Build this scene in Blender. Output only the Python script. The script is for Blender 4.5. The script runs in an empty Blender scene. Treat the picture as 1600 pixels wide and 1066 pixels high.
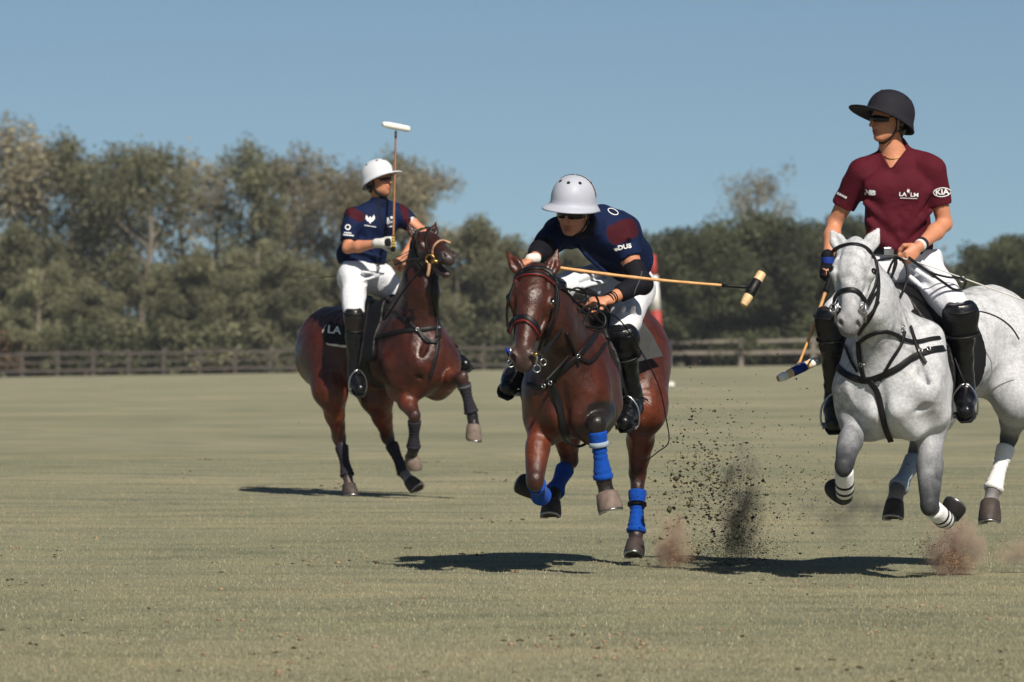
import bpy, math, random
import numpy as np
from mathutils import Vector, Matrix
from mathutils.bvhtree import BVHTree

random.seed(7); np.random.seed(7)
scene = bpy.context.scene
COL = scene.collection
PI = math.pi

# ------------------------------------------------------------------ camera, sky, sun, exposure
FPX = 8900.0            # focal length in photo pixels (1600 wide)
CAMH = 1.44; HORIZ = 489.0
cam_d = bpy.data.cameras.new('camera'); cam = bpy.data.objects.new('camera', cam_d); COL.objects.link(cam)
cam.location = (0, 0, CAMH); cam.rotation_euler = (PI/2, 0, 0)
cam_d.sensor_width = 36; cam_d.lens = 36*FPX/1600
cam_d.shift_y = (HORIZ-533.0)/1600
cam_d.clip_start = 1; cam_d.clip_end = 6000
cam_d.dof.use_dof = True; cam_d.dof.focus_distance = 33.0; cam_d.dof.aperture_fstop = 6.0
scene.camera = cam

SUNV = Vector((-0.42, 0.98, -1.0)).normalized()     # direction the light travels
w = bpy.data.worlds.new('World'); scene.world = w; w.use_nodes = True
nt = w.node_tree; nt.nodes.clear()
sky = nt.nodes.new('ShaderNodeTexSky'); sky.sky_type = 'NISHITA'; sky.sun_disc = False
sky.sun_elevation = math.asin(-SUNV.z); sky.sun_rotation = math.atan2(-SUNV.x, -SUNV.y)
sky.air_density = 0.6; sky.dust_density = 0.3; sky.ozone_density = 2.0; sky.altitude = 0
tc = nt.nodes.new('ShaderNodeTexCoord'); mp = nt.nodes.new('ShaderNodeVectorMath'); mp.operation = 'ADD'
mp.inputs[1].default_value = (0, 0, 0.05)
tint = nt.nodes.new('ShaderNodeMix'); tint.data_type = 'RGBA'; tint.blend_type = 'MULTIPLY'; tint.inputs[0].default_value = 1
tint.inputs[7].default_value = (0.90, 0.955, 0.885, 1)
bg = nt.nodes.new('ShaderNodeBackground'); bg.inputs[1].default_value = 0.065
wo = nt.nodes.new('ShaderNodeOutputWorld')
nt.links.new(tc.outputs['Generated'], mp.inputs[0]); nt.links.new(mp.outputs[0], sky.inputs[0])
nt.links.new(sky.outputs[0], tint.inputs[6]); nt.links.new(tint.outputs[2], bg.inputs[0]); nt.links.new(bg.outputs[0], wo.inputs[0])

sd = bpy.data.lights.new('sun', 'SUN'); sun = bpy.data.objects.new('sun', sd); COL.objects.link(sun)
sd.energy = 5.0; sd.angle = math.radians(0.5); sd.color = (1.0, 0.92, 0.80)
sun.rotation_euler = SUNV.to_track_quat('-Z', 'Y').to_euler(); sun.location = (20, -20, 40)
scene.view_settings.view_transform = 'Standard'; scene.view_settings.look = 'None'
scene.view_settings.exposure = 0.22; scene.view_settings.gamma = 1.0; scene.view_settings.use_curve_mapping = False

# ------------------------------------------------------------------ helpers
def V(*a): return np.array(a, dtype=float)
def nrm(v): v = np.asarray(v, float); return v/np.linalg.norm(v)

def terrain(x, D):
    x = np.asarray(x, float); D = np.asarray(D, float)
    t = np.clip((D-52.0)/235.0, 0, 1.3)
    u = np.clip(x/26.0, -1.6, 1.6)
    return -t*(1.43 - 0.39*u)

def frame(D0):
    """photo pixel + depth offset in metres -> world point"""
    def P(px, py, d=0.0):
        D = D0+d
        return V((px-800)*D/FPX, D, CAMH-(py-HORIZ)*D/FPX)
    return P

def emp(name, loc, label=None, cat=None, group=None):
    o = bpy.data.objects.new(name, None); COL.objects.link(o); o.location = [float(c) for c in loc]
    o.empty_display_size = .1
    tagit(o, label, cat, group); return o
def tagit(o, label=None, cat=None, group=None, kind=None):
    if label: o['label'] = label
    if cat: o['category'] = cat
    if group: o['group'] = group
    if kind: o['kind'] = kind
    return o
def world_loc(o):
    l = Vector(o.location)
    while o.parent: o = o.parent; l += Vector(o.location)
    return l
def link_mesh(name, me, mat=None, parent=None):
    """mesh data is in world coordinates; shift it so that it sits right under its parent"""
    o = bpy.data.objects.new(name, me); COL.objects.link(o)
    if mat is not None:
        for m in (mat if isinstance(mat, (list, tuple)) else [mat]): me.materials.append(m)
    if parent is not None:
        o.parent = parent
        me.transform(Matrix.Translation(-world_loc(parent)))
    return o
def np_mesh(name, verts, faces, smooth=True, colors=None, mi=None):
    """faces: (N,4) or (N,3) int array, or list of lists"""
    me = bpy.data.meshes.new(name)
    verts = np.asarray(verts, np.float32)
    if isinstance(faces, np.ndarray):
        k = faces.shape[1]; n = len(faces)
        me.vertices.add(len(verts)); me.vertices.foreach_set('co', verts.ravel())
        me.loops.add(n*k); me.loops.foreach_set('vertex_index', faces.astype(np.int32).ravel())
        me.polygons.add(n); me.polygons.foreach_set('loop_start', np.arange(n, dtype=np.int32)*k)
    else:
        me.from_pydata(verts.tolist(), [], faces)
        n = len(me.polygons)
    if smooth: me.polygons.foreach_set('use_smooth', np.ones(n, bool))
    if mi is not None: me.polygons.foreach_set('material_index', np.asarray(mi, np.int32))
    me.update(calc_edges=True)
    if colors is not None:
        ca = me.color_attributes.new('Col', 'FLOAT_COLOR', 'POINT')
        c = np.ones((len(verts), 4), np.float32); c[:, :3] = colors
        ca.data.foreach_set('color', c.ravel())
    return me
def at_base(o, loc):
    """move a top-level mesh's origin to loc without moving the shape"""
    o.data.transform(Matrix.Translation(-Vector([float(c) for c in loc]))); o.location = [float(c) for c in loc]; return o

class MB:
    """collects small solids into one mesh"""
    def __init__(s): s.v = []; s.f = []; s.c = []
    def add(s, vs, fs, col=None):
        n = sum(len(a) for a in s.v); s.v.append(np.asarray(vs, float)); s.f += [[i+n for i in f] for f in fs]
        s.c.append(np.tile(np.array(col if col is not None else (1, 1, 1), float), (len(vs), 1)))
    def tube(s, pts, rad, seg=8, cap=True, col=None, flat=None):
        pts = [np.asarray(p, float) for p in pts]; n = len(pts)
        rad = [rad]*n if np.isscalar(rad) else rad
        vs = []; ref = None
        for i, p in enumerate(pts):
            t = nrm(pts[min(i+1, n-1)]-pts[max(i-1, 0)])
            if ref is None:
                ref = V(0, 0, 1) if abs(t[2]) < .9 else V(1, 0, 0)
            u = np.cross(t, ref)
            if np.linalg.norm(u) < 1e-4: u = np.cross(t, V(.3, .9, .2))
            u = nrm(u); v = np.cross(u, t); ref = v if False else ref
            for k in range(seg):
                a = 2*PI*k/seg
                vs.append(p+rad[i]*(u*math.cos(a)+v*math.sin(a)))
        fs = [[i*seg+k, i*seg+(k+1) % seg, (i+1)*seg+(k+1) % seg, (i+1)*seg+k] for i in range(n-1) for k in range(seg)]
        if cap: fs += [list(range(seg))[::-1], [(n-1)*seg+k for k in range(seg)]]
        s.add(vs, fs, col)
    def box(s, c, ax, ay, az, h, col=None):
        c = np.asarray(c, float); ax, ay, az = nrm(ax)*h[0], nrm(ay)*h[1], nrm(az)*h[2]
        vs = [c+i*ax+j*ay+k*az for k in (-1, 1) for j in (-1, 1) for i in (-1, 1)]
        s.add(vs, [[0, 2, 3, 1], [4, 5, 7, 6], [0, 1, 5, 4], [2, 6, 7, 3], [0, 4, 6, 2], [1, 3, 7, 5]], col)
    def sphere(s, c, r, ax=None, seg=12, ring=8, col=None):
        r = V(r, r, r) if np.isscalar(r) else V(*r)
        M = np.eye(3) if ax is None else np.array([nrm(a) for a in ax])
        vs = []
        for i in range(ring+1):
            th = PI*i/ring
            for k in range(seg):
                ph = 2*PI*k/seg
                l = V(math.sin(th)*math.cos(ph), math.sin(th)*math.sin(ph), math.cos(th))*r
                vs.append(np.asarray(c, float)+l@M)
        fs = [[i*seg+k, (i+1)*seg+k, (i+1)*seg+(k+1) % seg, i*seg+(k+1) % seg] for i in range(ring) for k in range(seg)]
        s.add(vs, fs, col)
    def build(s, name, mat, parent=None, smooth=True, bevel=0):
        me = np_mesh(name, np.concatenate(s.v), s.f, smooth, colors=np.concatenate(s.c))
        o = link_mesh(name, me, mat, parent)
        if bevel:
            b = o.modifiers.new('b', 'BEVEL'); b.width = bevel; b.segments = 2
        return o

def spline(pts, n):
    pts = np.array(pts, float)
    if len(pts) == 2: return [pts[0]+(pts[1]-pts[0])*i/(n-1) for i in range(n)]
    P_ = np.vstack([2*pts[0]-pts[1], pts, 2*pts[-1]-pts[-2]])
    out = []; m = len(pts)-1
    for i in range(n):
        u = i/(n-1)*m; k = min(int(u), m-1); t = u-k
        p0, p1, p2, p3 = P_[k:k+4]
        out.append(.5*((2*p1)+(-p0+p2)*t+(2*p0-5*p1+4*p2-p3)*t*t+(-p0+3*p1-3*p2+p3)*t**3))
    return out

def hash3(i, j, k):
    n = (i*374761393+j*668265263+k*2147483647) & 0xffffffff
    n = ((n ^ (n >> 13))*1274126177) & 0xffffffff
    return ((n ^ (n >> 16)) & 0xffff)/65535.0
def vnoise(p):
    p = np.asarray(p, float); i = np.floor(p).astype(np.int64); f = p-i; f = f*f*(3-2*f)
    r = 0
    for a in (0, 1):
        for b in (0, 1):
            for c in (0, 1):
                wgt = (f[:, 0] if a else 1-f[:, 0])*(f[:, 1] if b else 1-f[:, 1])*(f[:, 2] if c else 1-f[:, 2])
                r = r+wgt*hash3(i[:, 0]+a, i[:, 1]+b, i[:, 2]+c)
    return r

# ------------------------------------------------------------------ signed-distance modelling
class SDF:
    def __init__(s): s.p = []; s.paint = []
    def cone(s, a, b, ra, rb, k=.03, col=None, n=None, q=1.0, flat=False, op='+'):
        s.p.append(dict(t='c', a=np.asarray(a, float), b=np.asarray(b, float), ra=ra, rb=rb, k=k, col=col, n=None if n is None else nrm(n), q=q, flat=flat, op=op)); return s
    def chain(s, pts, rad, k=.02, col=None, n=None, q=1.0, op='+'):
        for i in range(len(pts)-1):
            c = col[i] if isinstance(col, list) else col
            qq = q[i] if isinstance(q, list) else q
            s.cone(pts[i], pts[i+1], rad[i], rad[i+1], k, c, n, qq, op=op)
        return s
    def ell(s, c, r, ax=None, k=.04, col=None, op='+'):
        M = np.eye(3) if ax is None else np.array([nrm(a) for a in ax])
        s.p.append(dict(t='e', c=np.asarray(c, float), r=np.asarray(r, float) if not np.isscalar(r) else V(r, r, r), M=M, k=k, col=col, op=op)); return s
    @staticmethod
    def dist(p, X, Y, Z):
        if p['t'] == 'c':
            a = p['a'].copy(); b = p['b'].copy(); n = p['n']
            if n is not None and p['q'] != 1:
                g = 1/p['q']-1
                dt = X*n[0]+Y*n[1]+Z*n[2]; X = X+n[0]*dt*g; Y = Y+n[1]*dt*g; Z = Z+n[2]*dt*g
                a = a+n*(a@n)*g; b = b+n*(b@n)*g
            ab = b-a; L2 = max(ab@ab, 1e-9)
            x = X-a[0]; y = Y-a[1]; z = Z-a[2]
            t0 = (x*ab[0]+y*ab[1]+z*ab[2])/L2; t = np.clip(t0, 0, 1)
            d = np.sqrt((x-t*ab[0])**2+(y-t*ab[1])**2+(z-t*ab[2])**2)-(p['ra']+(p['rb']-p['ra'])*t)
            if p['flat']:
                d = np.maximum(d, (t0-1)*math.sqrt(L2))
            return d
        x = X-p['c'][0]; y = Y-p['c'][1]; z = Z-p['c'][2]; M = p['M']; r = p['r']
        u = x*M[0][0]+y*M[0][1]+z*M[0][2]; v = x*M[1][0]+y*M[1][1]+z*M[1][2]; w_ = x*M[2][0]+y*M[2][1]+z*M[2][2]
        k0 = np.sqrt((u/r[0])**2+(v/r[1])**2+(w_/r[2])**2); k1 = np.sqrt((u/r[0]**2)**2+(v/r[1]**2)**2+(w_/r[2]**2)**2)+1e-9
        return k0*(k0-1)/k1
    @staticmethod
    def bbox(p):
        if p['t'] == 'c':
            r = max(p['ra'], p['rb']); return np.minimum(p['a'], p['b'])-r, np.maximum(p['a'], p['b'])+r
        e = np.sqrt(((p['M'].T*p['r'])**2).sum(1)); return p['c']-e, p['c']+e
    def mesh(s, name, h, default=(.5, .5, .5), off=0.0, region=None, clips=(), noise=None, blend=.02, smooth=1):
        lo = np.min([s.bbox(p)[0] for p in s.p], 0)-3*h-abs(off); hi = np.max([s.bbox(p)[1] for p in s.p], 0)+3*h+abs(off)
        if region is not None: lo = np.maximum(lo, region[0]-3*h); hi = np.minimum(hi, region[1]+3*h)
        n = np.ceil((hi-lo)/h).astype(int)+1
        ax = [(lo[i]+h*np.arange(n[i])).astype(np.float32) for i in range(3)]
        F = np.full(n, .5, np.float32)
        for p in s.p:
            m = p['k']+2.5*h+abs(off); b0, b1 = s.bbox(p)
            i0 = np.maximum(np.floor((b0-m-lo)/h).astype(int), 0); i1 = np.minimum(np.ceil((b1+m-lo)/h).astype(int)+1, n)
            if np.any(i1 <= i0): continue
            sl = tuple(slice(i0[i], i1[i]) for i in range(3))
            X = ax[0][sl[0]][:, None, None]; Y = ax[1][sl[1]][None, :, None]; Z = ax[2][sl[2]][None, None, :]
            d = s.dist(p, X, Y, Z).astype(np.float32); A = F[sl]; k = p['k']
            if p['op'] == '+':
                hh = np.maximum(k-np.abs(A-d), 0)/k; F[sl] = np.minimum(A, d)-hh*hh*k*.25
            else:
                d = -d; hh = np.maximum(k-np.abs(A-d), 0)/k; F[sl] = np.maximum(A, d)+hh*hh*k*.25
        if off: F -= off
        if clips:
            X = ax[0][:, None, None]; Y = ax[1][None, :, None]; Z = ax[2][None, None, :]
            for c in clips: F = np.maximum(F, c(X, Y, Z)).astype(np.float32)
        F[0] = F[-1] = .5; F[:, 0] = F[:, -1] = .5; F[:, :, 0] = F[:, :, -1] = .5
        S = F < 0
        C = [S[a:n[0]-1+a, b:n[1]-1+b, c:n[2]-1+c] for a in (0, 1) for b in (0, 1) for c in (0, 1)]
        anyc = C[0].copy(); allc = C[0].copy()
        for c in C[1:]: anyc |= c; allc &= c
        idx = np.argwhere(anyc & ~allc)
        off8 = np.array([(a, b, c) for a in (0, 1) for b in (0, 1) for c in (0, 1)])
        vals = np.stack([F[idx[:, 0]+o[0], idx[:, 1]+o[1], idx[:, 2]+o[2]] for o in off8], 1)
        acc = np.zeros((len(idx), 3)); cnt = np.zeros(len(idx))
        for i in range(8):
            for j in range(i+1, 8):
                if np.abs(off8[i]-off8[j]).sum() != 1: continue
                f0 = vals[:, i]; f1 = vals[:, j]; m = (f0 < 0) != (f1 < 0)
                t = np.where(m, f0/np.where(m, f0-f1, 1), 0)
                acc += np.where(m[:, None], off8[i]+(off8[j]-off8[i])*t[:, None], 0); cnt += m
        verts = lo+h*(idx+acc/cnt[:, None])
        gi = np.full(n-1, -1, np.int32); gi[idx[:, 0], idx[:, 1], idx[:, 2]] = np.arange(len(idx))
        quads = []
        for axn in range(3):
            sa = [slice(None)]*3; sb = [slice(None)]*3; sa[axn] = slice(0, n[axn]-1); sb[axn] = slice(1, n[axn])
            e = np.argwhere(S[tuple(sa)] != S[tuple(sb)])
            o1 = (axn+1) % 3; o2 = (axn+2) % 3
            e = e[(e[:, o1] > 0) & (e[:, o2] > 0) & (e[:, o1] < n[o1]-1) & (e[:, o2] < n[o2]-1)]
            def g(d1, d2):
                q = e.copy(); q[:, o1] -= d1; q[:, o2] -= d2; return gi[q[:, 0], q[:, 1], q[:, 2]]
            q = np.stack([g(1, 1), g(0, 1), g(0, 0), g(1, 0)], 1)
            flip = ~S[tuple(sa)][e[:, 0], e[:, 1], e[:, 2]]
            q[flip] = q[flip][:, ::-1]; quads.append(q)
        quads = np.concatenate(quads)
        for _ in range(smooth):      # one umbrella-smoothing pass takes the grid steps out
            acc = np.zeros_like(verts); cnt = np.zeros(len(verts))
            for a in range(4):
                b = (a+1) % 4
                for u, v_ in ((a, b), (b, a)):
                    for c in range(3): acc[:, c] += np.bincount(quads[:, u], verts[quads[:, v_], c], len(verts))
                    cnt += np.bincount(quads[:, u], minlength=len(verts))
            verts = verts*.45+.55*acc/np.maximum(cnt, 1)[:, None]
        if noise is not None:
            amp, freq = noise[0], np.asarray(noise[1], float)
            nn = np.zeros_like(verts)
            fn = np.cross(verts[quads[:, 2]]-verts[quads[:, 0]], verts[quads[:, 3]]-verts[quads[:, 1]])
            for a in range(4):
                for c in range(3): nn[:, c] += np.bincount(quads[:, a], fn[:, c], len(verts))
            nn /= np.linalg.norm(nn, axis=1)[:, None]+1e-9
            q_ = verts*freq; q_ = q_+1.3*np.stack([vnoise(q_*.6+3), vnoise(q_*.6+9), vnoise(q_*.6+17)], 1)
            rdg = 1-np.abs(2*vnoise(q_)-1)*1.6+.4*vnoise(q_*2.3)
            verts = verts+nn*(amp*(rdg-.6))[:, None]
        dcol = np.array(default, float)
        num = np.zeros((len(verts), 3)); den = np.zeros(len(verts))+1e-9
        X, Y, Z = verts.T
        for p in s.p:
            if p['op'] != '+': continue
            d = s.dist(p, X, Y, Z)-off; wt = np.exp(-np.clip(d, -.02, .4)/blend)
            c = dcol if p['col'] is None else np.array(p['col'])
            num += wt[:, None]*c; den += wt
        colr = num/den[:, None]
        for (c, r, ax_, col) in s.paint:      # cloth panels of another colour
            q_ = (verts-c)@np.array([nrm(a) for a in ax_]).T/np.array(r); t = np.clip((1-((np.abs(q_)**3.5).sum(1))**(1/3.5))*14+.5, 0, 1)[:, None]
            colr = colr*(1-t)+np.array(col)*t
        return np_mesh(name, verts, quads, True, colr)

# ------------------------------------------------------------------ materials
def newmat(name):
    m = bpy.data.materials.new(name); m.use_nodes = True; n = m.node_tree; b = n.nodes['Principled BSDF']; return m, n, b
def mat(name, col, rough=.6, spec=.5, var=.15, scale=20, bump=.0, bscale=60, metal=0, attr=False, sheen=0, trans=0, coat=0, dist_=.01):
    m, n, b = newmat(name)
    b.inputs['Roughness'].default_value = rough; b.inputs['Specular IOR Level'].default_value = spec
    b.inputs['Metallic'].default_value = metal; b.inputs['Coat Weight'].default_value = coat
    b.inputs['Sheen Weight'].default_value = sheen; b.inputs['Sheen Roughness'].default_value = .4
    b.inputs['Transmission Weight'].default_value = trans
    tcn = n.nodes.new('ShaderNodeTexCoord'); ns = n.nodes.new('ShaderNodeTexNoise'); ns.inputs['Scale'].default_value = scale; ns.inputs['Detail'].default_value = 5
    n.links.new(tcn.outputs['Object'], ns.inputs['Vector'])
    mr = n.nodes.new('ShaderNodeMapRange'); mr.inputs[1].default_value = .25; mr.inputs[2].default_value = .75
    mr.inputs[3].default_value = 1-var; mr.inputs[4].default_value = 1+var
    n.links.new(ns.outputs['Fac'], mr.inputs[0])
    mx = n.nodes.new('ShaderNodeMix'); mx.data_type = 'RGBA'; mx.blend_type = 'MULTIPLY'; mx.inputs[0].default_value = 1
    if attr:
        at = n.nodes.new('ShaderNodeVertexColor'); at.layer_name = 'Col'; n.links.new(at.outputs[0], mx.inputs[6])
    else: mx.inputs[6].default_value = (*col, 1)
    n.links.new(mr.outputs[0], mx.inputs[7]); n.links.new(mx.outputs[2], b.inputs['Base Color'])
    if bump:
        nb = n.nodes.new('ShaderNodeTexNoise'); nb.inputs['Scale'].default_value = bscale; nb.inputs['Detail'].default_value = 4
        n.links.new(tcn.outputs['Object'], nb.inputs['Vector'])
        bp = n.nodes.new('ShaderNodeBump'); bp.inputs['Strength'].default_value = bump; bp.inputs['Distance'].default_value = dist_
        n.links.new(nb.outputs['Fac'], bp.inputs['Height']); n.links.new(bp.outputs[0], b.inputs['Normal'])
    return m, n, b, mx

M = {}
M['coat'], n_, b_, mx_ = mat('bay_coat', (0, 0, 0), .43, .42, .40, 12, .45, 20, attr=True, sheen=.02, dist_=.018)
b_.inputs['Coat Weight'].default_value = .0; b_.inputs['Coat Roughness'].default_value = .3
M['grey_coat'], n_, b_, mx_ = mat('grey_coat', (0, 0, 0), .55, .3, .06, 30, .3, 18, attr=True, dist_=.015)
# dapples: round pale spots in a darker net, strongest on quarters, wiped by a broad noise
tcn = n_.nodes.new('ShaderNodeTexCoord')
vo = n_.nodes.new('ShaderNodeTexVoronoi'); vo.inputs['Scale'].default_value = 24; vo.feature = 'SMOOTH_F1'
nz = n_.nodes.new('ShaderNodeTexNoise'); nz.inputs['Scale'].default_value = 3.0; nz.inputs['Detail'].default_value = 3
fn_ = n_.nodes.new('ShaderNodeTexNoise'); fn_.inputs['Scale'].default_value = 75; fn_.inputs['Detail'].default_value = 3
for q in (vo, nz, fn_): n_.links.new(tcn.outputs['Object'], q.inputs['Vector'])
m1 = n_.nodes.new('ShaderNodeMapRange'); m1.inputs[1].default_value = .25; m1.inputs[2].default_value = .75; m1.inputs[3].default_value = 0; m1.inputs[4].default_value = .62
n_.links.new(vo.outputs['Distance'], m1.inputs[0])
m2 = n_.nodes.new('ShaderNodeMapRange'); m2.inputs[1].default_value = .42; m2.inputs[2].default_value = .70; n_.links.new(nz.outputs['Fac'], m2.inputs[0])
mu = n_.nodes.new('ShaderNodeMath'); mu.operation = 'MULTIPLY'; n_.links.new(m1.outputs[0], mu.inputs[0]); n_.links.new(m2.outputs[0], mu.inputs[1])
m3 = n_.nodes.new('ShaderNodeMapRange'); m3.inputs[1].default_value = .3; m3.inputs[2].default_value = .7; m3.inputs[3].default_value = .24; m3.inputs[4].default_value = -.06
n_.links.new(fn_.outputs['Fac'], m3.inputs[0])
ad = n_.nodes.new('ShaderNodeMath'); ad.operation = 'ADD'; n_.links.new(mu.outputs[0], ad.inputs[0]); n_.links.new(m3.outputs[0], ad.inputs[1])
inv = n_.nodes.new('ShaderNodeMath'); inv.operation = 'SUBTRACT'; inv.inputs[0].default_value = 1; n_.links.new(ad.outputs[0], inv.inputs[1])
mx2 = n_.nodes.new('ShaderNodeMix'); mx2.data_type = 'RGBA'; mx2.blend_type = 'MULTIPLY'; mx2.inputs[0].default_value = 1
n_.links.new(mx_.outputs[2], mx2.inputs[6]); n_.links.new(inv.outputs[0], mx2.inputs[7]); n_.links.new(mx2.outputs[2], b_.inputs['Base Color'])
for nm_ in ('coat', 'grey_coat'):
    n_ = M[nm_].node_tree; b_ = n_.nodes['Principled BSDF']
    t_ = n_.nodes.new('ShaderNodeTexCoord'); mpg = n_.nodes.new('ShaderNodeMapping'); mpg.inputs['Scale'].default_value = (260, 260, 45); mpg.inputs['Rotation'].default_value = (.5, .3, 0)
    n_.links.new(t_.outputs['Object'], mpg.inputs[0]); hn = n_.nodes.new('ShaderNodeTexNoise'); hn.inputs['Scale'].default_value = 1; hn.inputs['Detail'].default_value = 3; n_.links.new(mpg.outputs[0], hn.inputs[0])
    old = b_.inputs['Normal'].links[0].from_socket; hb = n_.nodes.new('ShaderNodeBump'); hb.inputs['Strength'].default_value = .5; hb.inputs['Distance'].default_value = .003
    n_.links.new(hn.outputs['Fac'], hb.inputs['Height']); n_.links.new(old, hb.inputs['Normal']); n_.links.new(hb.outputs[0], b_.inputs['Normal'])
    rn = n_.nodes.new('ShaderNodeTexNoise'); rn.inputs['Scale'].default_value = 9; rn.inputs['Detail'].default_value = 4; n_.links.new(t_.outputs['Object'], rn.inputs[0])
    rm = n_.nodes.new('ShaderNodeMapRange'); rm.inputs[1].default_value = .3; rm.inputs[2].default_value = .7; rm.inputs[3].default_value = .27 if nm_ == 'coat' else .5; rm.inputs[4].default_value = .48 if nm_ == 'coat' else .7
    n_.links.new(rn.outputs['Fac'], rm.inputs[0]); n_.links.new(rm.outputs[0], b_.inputs['Roughness'])
def cm(k, *a, **kw): M[k] = mat(k, *a, **kw)[0]
M['skin'], n_, b_, mx_ = mat('skin', (0, 0, 0), .5, .35, .10, 60, .15, 220, attr=True, dist_=.002)
b_.inputs['Subsurface Weight'].default_value = .08; b_.inputs['Subsurface Radius'].default_value = (.01, .004, .002)
cm('navy', (0, 0, 0), .8, .15, .10, 30, .5, 30, attr=True, dist_=.012)
cm('maroon', (.075, .006, .014), .8, .15, .08, 25, .5, 26, dist_=.012)
cm('breeches', (.64, .65, .70), .8, .2, .05, 30, .4, 32, dist_=.014)
cm('boot', (.0035, .004, .006), .30, .42, .2, 20, .25, 30, dist_=.008)
cm('brown_boot', (.010, .008, .007), .34, .45, .25, 20, .3, 26, dist_=.01)
cm('strap', (.005, .005, .006), .5, .3, .2, 40, .2, 80, dist_=.003)
cm('strap_brown', (.035, .018, .012), .5, .4, .2, 40, .2, 80, dist_=.003)
cm('red_trim', (.20, .010, .013), .5, .4, .1, 40)
cm('tan_rope', (.45, .26, .16), .8, .2, .2, 60, .5, 200, dist_=.004)
cm('helmet_white', (.60, .62, .67), .42, .4, .03, 12, .05, 300, dist_=.002)
cm('helmet_grey', (.40, .42, .49), .5, .35, .04, 12, .08, 300, dist_=.002)
cm('helmet_black', (.012, .011, .017), .8, .25, .1, 60, .3, 400, dist_=.002)
cm('black_trim', (.008, .008, .01), .7, .3, .1)
cm('lens', (.004, .004, .006), .12, .35, .05)
cm('metal', (.42, .42, .43), .32, .5, .1, 30, metal=1)
cm('brass', (.5, .3, .1), .35, .5, .1, 30, metal=1)
cm('blue_wrap', (.004, .055, .32), .85, .15, .15, 40, .6, 70, sheen=.1, dist_=.006)
cm('white_wrap', (.72, .72, .73), .85, .15, .08, 40, .6, 60, dist_=.006)
cm('grey_wrap', (.28, .34, .42), .85, .15, .08, 40, .6, 60, dist_=.006)  # grey cuff; also the white hind wrap with its shade put into the colour
cm('dark_wrap', (.022, .020, .028), .85, .15, .3, 30, .6, 60, dist_=.006)
cm('hoof_pale', (.155, .115, .095), .65, .3, .35, 26, .5, 60, dist_=.006)
cm('hoof_dark', (.05, .038, .034), .6, .3, .4, 26, .5, 60, dist_=.006)
cm('hoof_black', (.018, .016, .017), .6, .3, .3, 26, .5, 60, dist_=.006)
cm('cane', (.62, .33, .13), .4, .4, .2, 30)
cm('cane_brown', (.22, .085, .03), .45, .4, .3, 30)
cm('mallet_wood', (.66, .45, .24), .5, .4, .15, 30, .2, 60)
cm('mallet_white', (.78, .76, .72), .7, .2, .06, 30)
cm('blue_tape', (.006, .03, .22), .6, .3, .1, 30)
cm('white_print', (.75, .76, .78), .7, .2, .02, 30)
cm('pad_grey', (.07, .072, .075), .9, .1, .12, 40, .4, 120, dist_=.003)
cm('pad_dark', (.007, .007, .009), .85, .2, .2, 40, .4, 120, dist_=.003)
cm('pad_trim', (.62, .60, .57), .8, .2, .1, 40)
cm('eye', (.008, .005, .004), .08, .6, .05)
cm('glove', (.55, .55, .53), .8, .2, .15, 60, .3, 120, dist_=.003)
cm('glove_blue', (.01, .03, .17), .8, .2, .15, 60, .3, 120, dist_=.003)
cm('glove_black', (.005, .005, .009), .8, .2, .15, 60, .3, 120, dist_=.003)
cm('glove_yellow', (.55, .34, .03), .8, .2, .15, 60)
cm('post_red', (.36, .05, .045), .6, .3, .15, 8)
cm('post_white', (.75, .73, .71), .6, .3, .08, 8)

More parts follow.
